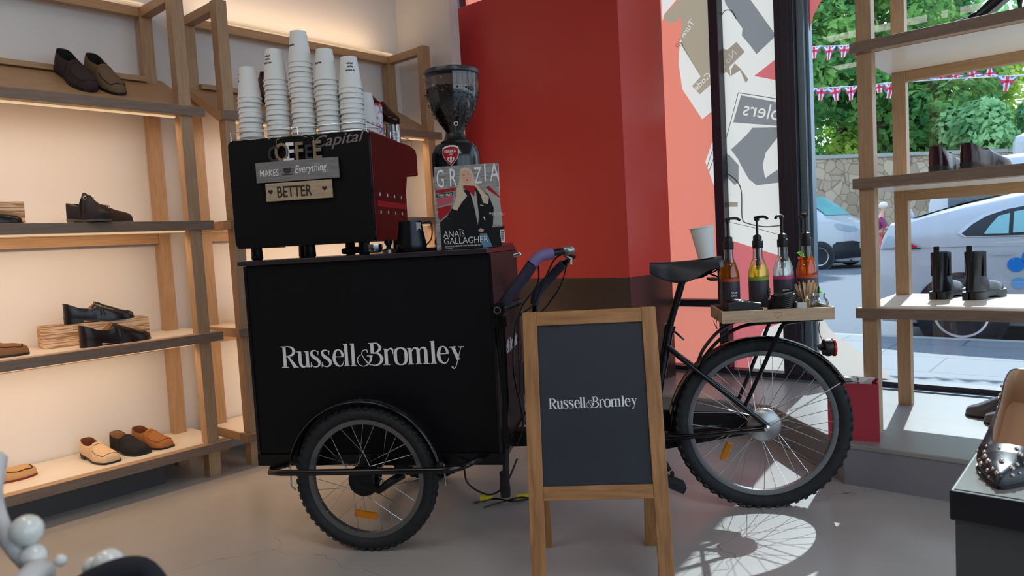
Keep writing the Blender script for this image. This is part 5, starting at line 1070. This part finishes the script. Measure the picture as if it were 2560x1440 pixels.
# ---- trees
def leafmat(name, c1, c2):
    m = bpy.data.materials.new(name); m.use_nodes = True; n = m.node_tree.nodes; l = m.node_tree.links; n.clear()
    out = n.new('ShaderNodeOutputMaterial'); mx = n.new('ShaderNodeMixShader'); d = n.new('ShaderNodeBsdfDiffuse'); t = n.new('ShaderNodeBsdfTranslucent')
    g = n.new('ShaderNodeTexCoord'); ns = n.new('ShaderNodeTexNoise'); ns.inputs['Scale'].default_value = .9; ns.inputs['Detail'].default_value = 8; r = n.new('ShaderNodeValToRGB'); r.color_ramp.elements[0].position = .38; r.color_ramp.elements[1].position = .62
    r.color_ramp.elements[0].color = c1; r.color_ramp.elements[1].color = c2; l.new(g.outputs['Object'], ns.inputs['Vector']); l.new(ns.outputs['Fac'], r.inputs[0]); l.new(r.outputs[0], d.inputs[0]); l.new(r.outputs[0], t.inputs[0])
    mx.inputs[0].default_value = .55; l.new(d.outputs[0], mx.inputs[1]); l.new(t.outputs[0], mx.inputs[2]); l.new(mx.outputs[0], out.inputs[0]); return m
M['leaf1'] = leafmat('leaf_mid', rgb(72, 132, 80), rgb(160, 208, 118)); M['leaf2'] = leafmat('leaf_yellow_green', rgb(100, 156, 76), rgb(212, 232, 116)); M['leaf3'] = leafmat('leaf_pale', rgb(116, 172, 118), rgb(186, 226, 168)); M['bark'] = mat('bark', rgb(80, 68, 58), .9)
def tree(label, u, v, h, r, m, n, seedv, leaf=.17, low=1.2, nb=16, name='tree', cat='tree', dens=1.0):
    random.seed(seedv); t = thing(name, label, cat, mtx=RM @ T(u, v, -.13))
    MB().tube([(0, 0, 0), (.1, .05, h*.35), (-.05, .1, h*.7)], [.22*h/9, .16*h/9, .07*h/9], 8).build('trunk', 'bark', t, smooth=50)
    blobs = []
    for k in range(nb):
        z = low+(h-low)*(k+.5)/nb*random.uniform(.85, 1.1); f = math.sin(PI*min(.96, max(.12, (z-low)/(h-low)*.9+.1)))
        a = random.uniform(0, 2*PI); rr = r*f*random.uniform(.15, .62); blobs.append((rr*math.cos(a), rr*math.sin(a), z, r*random.uniform(.34, .52)*(.5+.5*f)))
    b = MB()
    for k in range(n):
        bx, by, bz, br_ = random.choice(blobs)
        d = Vector((random.gauss(0, 1), random.gauss(0, 1), random.gauss(0, 1))).normalized(); p = Vector((bx, by, bz))+d*br_*random.uniform(.72, 1.05)
        nrm = (d+Vector((random.uniform(-.8, .8), random.uniform(-.8, .8), random.uniform(-.4, 1)))).normalized(); a = nrm.cross(Vector((0, 0, 1)));
        if a.length < .1: a = Vector((1, 0, 0))
        a.normalize(); c = nrm.cross(a); s = leaf*random.uniform(.6, 1.35); q = random.uniform(0, PI); a, c = a*math.cos(q)+c*math.sin(q), c*math.cos(q)-a*math.sin(q)
        b.add([p-a*s, p-c*s*.6, p+a*s, p+c*s*.6], [(0, 1, 2, 3)])
    b.build('foliage', m, t); return t
G_ = 'trees behind the stone wall'
tree('tall leafy tree behind the stone wall, next to the dark window mullion', 27.5, 6.9, 12.5, 3.3, M['leaf1'], 11000, 1, nb=26)
tree('tall yellow-green tree behind the wall, between the mullion and the first shelf post', 30.5, 6.0, 14, 3.0, M['leaf2'], 9000, 2, nb=24)
tree('tall dark green tree behind the wall, seen between the two shelf posts', 29.5, 4.3, 13, 3.2, M['leaf1'], 11000, 3, nb=26)
tree('broad mid green tree behind the wall, right of the second shelf post', 31.5, 2.5, 10.6, 3.0, M['leaf1'], 11000, 4, nb=26)
tree('yellow-green tree with thin crown against the sky, above the parked van', 33.5, .9, 8.6, 2.4, M['leaf2'], 5200, 5, nb=20)
tree('airy distant tree with sky between its leaves at the upper right', 38, 2.8, 15, 3.2, M['leaf3'], 2600, 6, leaf=.16, low=8.5, nb=18)
tree('low pale green bush above the white van roof', 29.0, .9, 5.0, 1.9, M['leaf3'], 5200, 7, leaf=.15, low=2.6, nb=14, name='bush', cat='bush')
tree('low light green bush at the right edge, below the gap of sky', 30.0, -.6, 4.9, 1.7, M['leaf3'], 4200, 8, leaf=.15, low=2.4, nb=12, name='bush', cat='bush')
# ---- vehicles
def vehicle(name, label, cat, M0, prof, belt, W_, wheels, wr, tail_in=.12, L=4.4, glassy=None):
    t = thing(name, label, cat, mtx=M0)
    xs = [p[0] for p in prof]; XS = sorted(set([xs[0]]+[x for x in xs]+[xs[0]+(xs[-1]-xs[0])*k/24 for k in range(25)]))
    def top(x): return interp(prof, x)
    def ins(x):
        a = max(0, 1-(x-xs[0])/.55); c = max(0, 1-(xs[-1]-x)/.6); return tail_in*a*a+.22*c*c
    def yat(x, z):
        zt = top(x); zb_ = min(belt, zt-.02); i = ins(x)
        if z <= .45: return i+.05*(.45-z)/.25
        if z <= zb_: return i+.0
        f = (z-zb_)/max(zt-zb_, .02); k = min(1, (zt-zb_)/.42); return i+.24*k*f**1.3
    rows = []
    for x in XS:
        zt = top(x); zb_ = min(belt, zt-.02); half = [(ins(x)+.10, .20), (yat(x, .3), .30), (yat(x, .46), .46), (yat(x, .7), min(.7, zb_-.03)), (yat(x, zb_), zb_)]
        for f in (.3, .6, .88): z = zb_+(zt-zb_)*f; half.append((yat(x, z), z))
        k = min(1, (zt-zb_)/.42); e = ins(x)+.24*k; half += [(e+.08, zt), (W_/2, zt+.015)]
        rows.append([(x, y, z) for y, z in half]+[(x, W_-y, z) for y, z in half[::-1]])
    b = MB(); b.grid(rows); b.add(rows[0], [tuple(range(len(rows[0])))]); b.add(rows[-1], [tuple(range(len(rows[0])))[::-1]])
    body = b.build('body', 'car_white', t, smooth=38)
    def patch(nm, m, pts, off=.006, par=None):
        # subdivide the outline so that it hugs the side
        cx = sum(p[0] for p in pts)/len(pts); cz = sum(p[1] for p in pts)/len(pts); P = []
        for i, p in enumerate(pts):
            q = pts[(i+1) % len(pts)]
            for k in range(3): P.append((p[0]+(q[0]-p[0])*k/3, p[1]+(q[1]-p[1])*k/3))
        rings = [[(cx+(x-cx)*s, yat(cx+(x-cx)*s, cz+(z-cz)*s)-off, cz+(z-cz)*s) for x, z in P]+[] for s in (1, .75, .5, .25, .01)]
        rings = [r+[r[0]] for r in rings]; return MB().grid(rings).build(nm, m, par or t, smooth=60)
    for s_, yy in ((1, 0), (-1, W_)):
        for wx in wheels:
            if s_ == 1: MB().lathe([(.001, 0), (wr*1.17, 0), (wr*1.17, .004), (.001, .004)], 40, T(wx, ins(wx)-.004, wr) @ RX(-90) @ T(0, 0, -.001)).build('wheel_arch', 'car_dark', t)
            M1 = T(wx, yy+(.01+ins(wx) if s_ == 1 else -.01), wr) @ RX(90 if s_ == 1 else -90)
            w_ = MB().lathe([(wr*.66, -.10), (wr*.93, -.10), (wr, -.085), (wr, .018), (wr*.94, .030), (wr*.70, .030), (wr*.66, .022)], 40, M1).build('wheel', 'tyre', t, smooth=40)
            r_ = MB(); r_.lathe([(wr*.58, -.02), (wr*.64, .022), (wr*.70, .030), (wr*.70, .026), (wr*.60, .01)], 40, M1, caps=False); r_.lathe([(.001, .020), (wr*.13, .020), (wr*.15, .005)], 20, M1)
            for k in range(10):
                a = 36*k+(6 if k % 2 else -6); r_.box(wr*.10, wr*.66, -wr*.028, wr*.028, .002, .018, M1 @ RZ(a))
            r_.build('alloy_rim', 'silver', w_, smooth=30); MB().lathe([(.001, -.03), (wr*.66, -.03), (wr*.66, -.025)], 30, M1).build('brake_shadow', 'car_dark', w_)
    MB().box(xs[0]+.25, xs[-1]-.25, .15, W_-.15, .16, .30).build('underside', 'car_dark', t)
    return t, patch, yat
def CM(u, v, rz=180): return RM @ T(u, v, -.125) @ RZ(-90) @ Matrix.Diagonal((1, 1, 1, 1))
# white hatchback just outside; local x towards -v, y away from the shop
prof = [(.0, .60), (.02, .90), (.05, 1.02), (.10, 1.155), (.18, 1.150), (.30, 1.180), (.52, 1.245), (.71, 1.290), (.90, 1.325), (1.18, 1.385), (1.5, 1.45), (2.0, 1.49), (2.5, 1.46), (3.0, 1.28), (3.35, 1.10), (4.0, 1.0), (4.28, .85), (4.40, .55)]
car, patch, yat = vehicle('parked_car', 'white hatchback with blue dots on its side, parked right outside the window', 'car', CM(5.80, -1.45), prof, .98, 1.8, (.71, 3.40), .315)
patch('window_trim', 'silver', [(.685, 1.035), (.74, 1.10), (.86, 1.195), (1.05, 1.245), (1.5, 1.315), (2.2, 1.36), (2.55, 1.30), (2.95, 1.02), (2.9, .985), (1.2, .985), (.74, .995)], .004)
patch('side_window', 'car_dark', [(.72, 1.03), (.80, 1.11), (.90, 1.175), (1.05, 1.225), (1.5, 1.295), (2.2, 1.34), (2.5, 1.28), (2.86, 1.02), (1.2, 1.0), (.76, 1.005)], .010)
patch('side_glass', 'glass_teal', [(.89, 1.02), (.93, 1.09), (.99, 1.17), (1.07, 1.19), (1.07, 1.015)], .015); patch('side_glass', 'glass_teal', [(1.10, 1.02), (1.10, 1.20), (1.5, 1.27), (1.72, 1.29), (1.72, 1.02)], .015); patch('side_glass', 'glass_teal', [(1.80, 1.02), (1.80, 1.30), (2.2, 1.32), (2.46, 1.26), (2.78, 1.03)], .015)
patch('tail_lamp', 'lamp_clear', [(.04, .915), (.10, 1.04), (.18, 1.0), (.30, .975), (.40, .925), (.37, .905)], .008); patch('tail_lamp_red', 'red_lens', [(.16, .925), (.22, .965), (.30, .960), (.37, .925), (.34, .915)], .013); patch('lamp_base', 'car_dark', [(.03, .905), (.03, .913), (.39, .913), (.40, .903)], .014)
for cx, cz, r, m in ((1.245, .80, .085, 'blue_dot'), (1.120, .745, .062, 'blue_dot'), (1.135, .585, .050, 'blue_dot2'), (1.36, .66, .06, 'blue_dot')): patch('dot_decal', m, [(cx+r*math.cos(2*PI*k/18), cz+r*math.sin(2*PI*k/18)) for k in range(18)], .007 if m == 'blue_dot' else .008)
patch('door_handle', 'car_white', [(.93, .845), (.94, .855), (1.10, .852), (1.12, .842), (1.08, .832), (.96, .834)], .02)
patch('shut_line', 'coping', [(.32, .915), (.32, .918), (1.6, .905), (1.6, .902)], .005)
MB().prism([(.99, 1.34), (.985, 1.41), (1.03, 1.415), (1.12, 1.38), (1.12, 1.35)], .86, .90).build('roof_aerial', 'car_white', car)
MB().grid([[(x, y, interp(prof, x)+.018+.006) for y in (.40, .9, 1.40)] for x in (.22, .45, .7, .95)]).build('rear_glass', 'car_glass', car)
MB().box(.10, .30, .35, 1.45, 1.155, 1.18).build('rear_spoiler', 'car_white', car, bevel=.008)
# white van farther away, front turned to the right
pv_ = [(.0, .45), (.02, .80), (.06, 1.02), (.25, 1.15), (.85, 1.33), (1.15, 1.60), (1.62, 1.92), (2.0, 2.0), (3.0, 2.04), (4.8, 2.02), (4.98, 1.85), (5.0, .5)]
VM = RM @ T(17.6, 1.92, -.125) @ RZ(90-6) @ Matrix.Diagonal((1, -1, 1, 1))
van, vp, vy = vehicle('delivery_van', 'white delivery van with its bonnet to the right, far across the street', 'van', VM, pv_, 1.22, 1.95, (1.0, 3.95), .34, tail_in=.30)
vp('headlamp', 'lamp_clear', [(.10, .98), (.16, 1.10), (.55, 1.18), (.62, 1.14), (.50, 1.02), (.25, .94)], .01)
vp('bumper', 'car_dark', [(.0, .30), (.0, .66), (.20, .72), (.55, .70), (.66, .62), (.62, .26)], .012); vp('side_window', 'car_glass', [(1.18, 1.26), (1.55, 1.68), (2.2, 1.78), (2.25, 1.26)], .01)
MB().grid([[(x, y, interp(pv_, x)+.03) for y in (.22, .6, 1.35, 1.72)] for x in (.90, 1.15, 1.40, 1.60)]).build('windscreen', 'glass_teal', van)
MB().box(-.012, .02, .45, 1.5, .60, .95).build('grille', 'car_dark', van, bevel=.01)
for k in range(4): MB().box(-.02, -.008, .48, 1.47, .64+.08*k, .655+.08*k).build('grille_bar', 'silver', van)
# white minibus behind the hatchback
pm_ = [(.0, .5), (.02, 1.4), (.10, 1.85), (.25, 1.98), (2.5, 2.03), (3.6, 2.0), (4.2, 1.55), (4.7, 1.15), (5.0, .95), (5.05, .5)]
mb, mp_, my = vehicle('minibus', 'white minibus with long dark side windows, behind the parked hatchback', 'minibus', CM(10.2, -1.02), pm_, 1.30, 1.95, (.9, 3.9), .34)
mp_('side_window', 'car_glass', [(.28, 1.30), (.28, 1.66), (.36, 1.72), (1.5, 1.72), (1.5, 1.30)], .012); mp_('side_window', 'car_glass', [(1.58, 1.30), (1.58, 1.72), (2.9, 1.72), (2.9, 1.30)], .012); mp_('side_window', 'car_glass', [(3.0, 1.30), (3.0, 1.72), (3.5, 1.70), (3.9, 1.32)], .012)
lo = thing('lorry', 'tall white box lorry at the far right edge, in front of the bushes', 'lorry', mtx=RM @ T(16, -1.42, -.125))
MB().box(0, 2.3, -6, 0, .9, 2.78).build('cargo_box', 'car_white', lo, bevel=.18); MB().box(.1, 2.2, -5.8, -.1, .5, .9).build('chassis', 'car_dark', lo)
for y in (-.9, -4.6): MB().lathe([(.001, 0), (.42, 0), (.42, .25), (.001, .25)], 24, T(-.02, y, .42) @ RY(90)).build('wheel', 'tyre', lo)
# ---- bunting: two strings of little flags
def bunting(label, P, flags, seedv):
    random.seed(seedv); t = thing('flag_bunting', label, 'bunting', mtx=RM, group='flag bunting over the street')
    MB().tube([(6.5, v, z) for v, z in P], .006, 6).build('cord', 'white_letter', t)
    for v, z, up in flags:
        w, h = .085, .17*random.uniform(.75, 1.0)*up
        tilt = random.uniform(-14, 14)+(0 if up > 0 else 0)
        def F(pts, m, off, nm, par=None): return MB().add([(-off, x, q) for x, q in pts], [tuple(range(len(pts)))]).build(nm, m, par or t, mtx=T(6.5, v, z) @ Matrix.Rotation(math.radians(tilt), 4, 'X') @ RZ(random.uniform(-25, 25)) if par is None else Matrix.Identity(4))
        f = F([(-w, 0), (w, 0), (w*.35, -h*.62), (0, -h), (-w*.35, -h*.62)], 'flag_blue', 0, 'flag')
        F([(-w*.95, 0), (-w*.6, 0), (w*.35, -h*.52), (w*.22, -h*.72), (-w*.2, -h*.42)], 'white_letter', .001, 'saltire', f); F([(w*.95, 0), (w*.6, 0), (-w*.35, -h*.52), (-w*.22, -h*.72), (w*.2, -h*.42)], 'white_letter', .001, 'saltire', f)
        F([(-w*.30, 0), (w*.30, 0), (w*.24, -h*.9), (-w*.24, -h*.9)], 'white_letter', .002, 'cross', f); F([(-w*.16, 0), (w*.16, 0), (w*.10, -h*.95), (-w*.10, -h*.95)], 'flag_red', .003, 'cross', f); F([(-w*.72, -h*.26), (w*.72, -h*.26), (w*.60, -h*.42), (-w*.60, -h*.42)], 'flag_red', .003, 'cross', f)
M['flag_blue'] = mat('flag_blue', rgb(90, 100, 190), .8); M['flag_red'] = mat('flag_red', rgb(226, 60, 90), .8)


bunting('upper string of small Union flags over the street, mostly left of the shelf post', [(-.30, 3.05), (-.60, 2.995), (-1.03, 2.915), (-2.0, 2.84), (-3.4, 2.50)], [(-.611, 2.992, 1), (-.716, 2.972, 1), (-.881, 2.94, 1), (-1.029, 2.913, 1), (-1.22, 2.90, 1), (-1.40, 2.885, 1), (-2.29, 2.77, 1), (-2.50, 2.72, 1)], 1)
bunting('lower string of small Union flags running across behind both shelf posts', [(-.30, 2.59), (-.65, 2.535), (-1.08, 2.482), (-1.5, 2.445), (-2.0, 2.390), (-2.45, 2.331), (-3.3, 2.22)], [(-.66, 2.533, 1), (-.787, 2.52, 1.1), (-.919, 2.50, 1), (-1.083, 2.480, 1), (-1.349, 2.46, .7), (-1.471, 2.448, 1), (-1.635, 2.430, -.6), (-1.766, 2.417, -.6), (-1.904, 2.401, -.4), (-2.032, 2.386, -.5), (-2.173, 2.367, -.6), (-2.301, 2.351, -.5), (-2.447, 2.332, .9)], 2)
# ---- two passers-by beyond the parked car
M['skin'] = mat('skin', rgb(206, 156, 132), .6); M['white_hair'] = mat('white_hair', rgb(222, 214, 200), .8); M['plaid'] = mat('plaid_shirt', rgb(170, 50, 86), .8)
def plaid():
    n, l, bs = nodes_of(M['plaid']); t = n.new('ShaderNodeTexCoord'); c = n.new('ShaderNodeTexChecker'); c.inputs['Scale'].default_value = 14; c.inputs['Color1'].default_value = rgb(176, 44, 84); c.inputs['Color2'].default_value = rgb(112, 60, 110)
    l.new(t.outputs['Object'], c.inputs[0]); l.new(c.outputs[0], bs.inputs['Base Color'])
plaid(); M['trousers'] = mat('coral_trousers', rgb(206, 110, 100), .8); M['denim'] = mat('blue_trousers', rgb(90, 110, 150), .8); M['shirt_pale'] = mat('pale_blue_shirt', rgb(176, 190, 220), .8); M['cap_dark'] = mat('dark_cap', rgb(70, 78, 66), .8)
def skinned(name, m, V, E_, R, parent, root=0, sub=2):
    me = bpy.data.meshes.new(name); me.from_pydata(V, E_, []); me.materials.append(M[m]); o = bpy.data.objects.new(name, me); COL.objects.link(o); o.parent = parent
    sk = o.modifiers.new('skin', 'SKIN'); sk.use_smooth_shade = True
    me.skin_vertices.new() if not me.skin_vertices else None
    for i, r in enumerate(R): d = me.skin_vertices[0].data[i]; d.radius = (r, r*.8) if not isinstance(r, tuple) else r; d.use_root = (i == root)
    s = o.modifiers.new('sub', 'SUBSURF'); s.levels = 1; s.render_levels = sub; return o
def person(label, M0, hgt, bend, shirt, trou, hair, cap=False, reach=True):
    t = thing('person', label, 'person', mtx=M0); k = hgt/1.72; f = bend
    V = [(0, 0, .95), (f*.25, 0, 1.18), (f*.6, 0, 1.40), (f*.8+.01, 0, 1.50), (f*1.0+.03, 0, 1.56), (f*1.1+.04, 0, 1.66),
         (0, -.09, .92), (.03, -.11, .50), (-.02, -.11, .07), (.12, -.12, .03), (0, .09, .92), (-.03, .11, .50), (-.10, .11, .07), (.04, .12, .03),
         (f*.6, -.17, 1.38), (f*.6+.12, -.23, 1.13), (f*.6+.36, -.17, 1.10), (f*.6+.44, -.16, 1.10), (f*.6, .17, 1.38), (f*.5, .23, 1.12), (f*.6+.14, .22, .92), (f*.6+.19, .22, .86)]
    if not reach: V[15:18] = [(f*.6-.02, -.23, 1.12), (f*.6+.10, -.22, .90), (f*.6+.12, -.22, .83)]
    E_ = [(0, 1), (1, 2), (2, 3), (3, 4), (4, 5), (0, 6), (6, 7), (7, 8), (8, 9), (0, 10), (10, 11), (11, 12), (12, 13), (2, 14), (14, 15), (15, 16), (16, 17), (2, 18), (18, 19), (19, 20), (20, 21)]
    R = [.13, .13, .15, .06, .075, .08, .085, .058, .042, .04, .085, .058, .042, .04, .065, .045, .034, .034, .065, .045, .034, .034]
    V = [(x*k, y*k, z*k) for x, y, z in V]; R = [r*k for r in R]
    skinned('body', 'skin', V, E_, R, t)
    sel = lambda ids, g, nm, m, ee: skinned(nm, m, [V[i] for i in ids], ee, [R[i]*g for i in ids], t)
    sel([0, 1, 2, 14, 15, 18, 19], 1.14, 'shirt', shirt, [(0, 1), (1, 2), (2, 3), (3, 4), (2, 5), (5, 6)])
    sel([0, 6, 7, 8, 10, 11, 12], 1.16, 'trousers', trou, [(0, 1), (1, 2), (2, 3), (0, 4), (4, 5), (5, 6)])
    h = V[5]; b = MB(); b.ball((h[0]-.012, 0, h[2]+.015), .098*k, 14, sc=(1.05, .9, .95)); b.v = [(x, y, z) for x, y, z in b.v]
    hr = b.build('cap' if cap else 'hair', 'cap_dark' if cap else hair, t, smooth=80); hr.matrix_local = T(-.012*k, 0, .018*k)
    if cap: MB().box(h[0]+.05, h[0]+.19, -.07, .07, h[2]+.03, h[2]+.045).build('cap_peak', 'cap_dark', hr, bevel=.006)
    MB().ball((h[0]+.088*k, 0, h[2]-.035*k), .016*k, 8).build('nose', 'skin', t, smooth=80)
    for s in (-1, 1): MB().ball((h[0]+.078*k, s*.03*k, h[2]-.005*k), .009*k, 8).build('eye', 'cap_dark', t); MB().ball((h[0]-.005, s*.083*k, h[2]-.03*k), .02*k, 8, sc=(.8, .4, 1.2)).build('ear', 'skin', t)
    for i in (17, 21):
        p = Vector(V[i]); hb = MB()
        for q in range(5): hb.tube([p+Vector((0, (q-2)*.014, 0)), p+Vector((.05*k, (q-2)*.018, -.02-.006*q)), p+Vector((.075*k-.01*(q == 0), (q-2)*.018, -.045))], .0085, 6)
        hb.build('hand', 'skin', t, smooth=60)
    return t
person('person with white hair in a red plaid shirt, one arm reaching to the right', RM @ T(15.9, 1.05, -.125) @ RZ(-75), 1.54, .10, 'plaid', 'trousers', 'white_hair')
person('person in a dark cap and pale shirt, half hidden by the back shelf post', RM @ T(16.9, .63, -.125) @ RZ(100), 1.68, .02, 'shirt_pale', 'denim', 'white_hair', cap=True, reach=False)
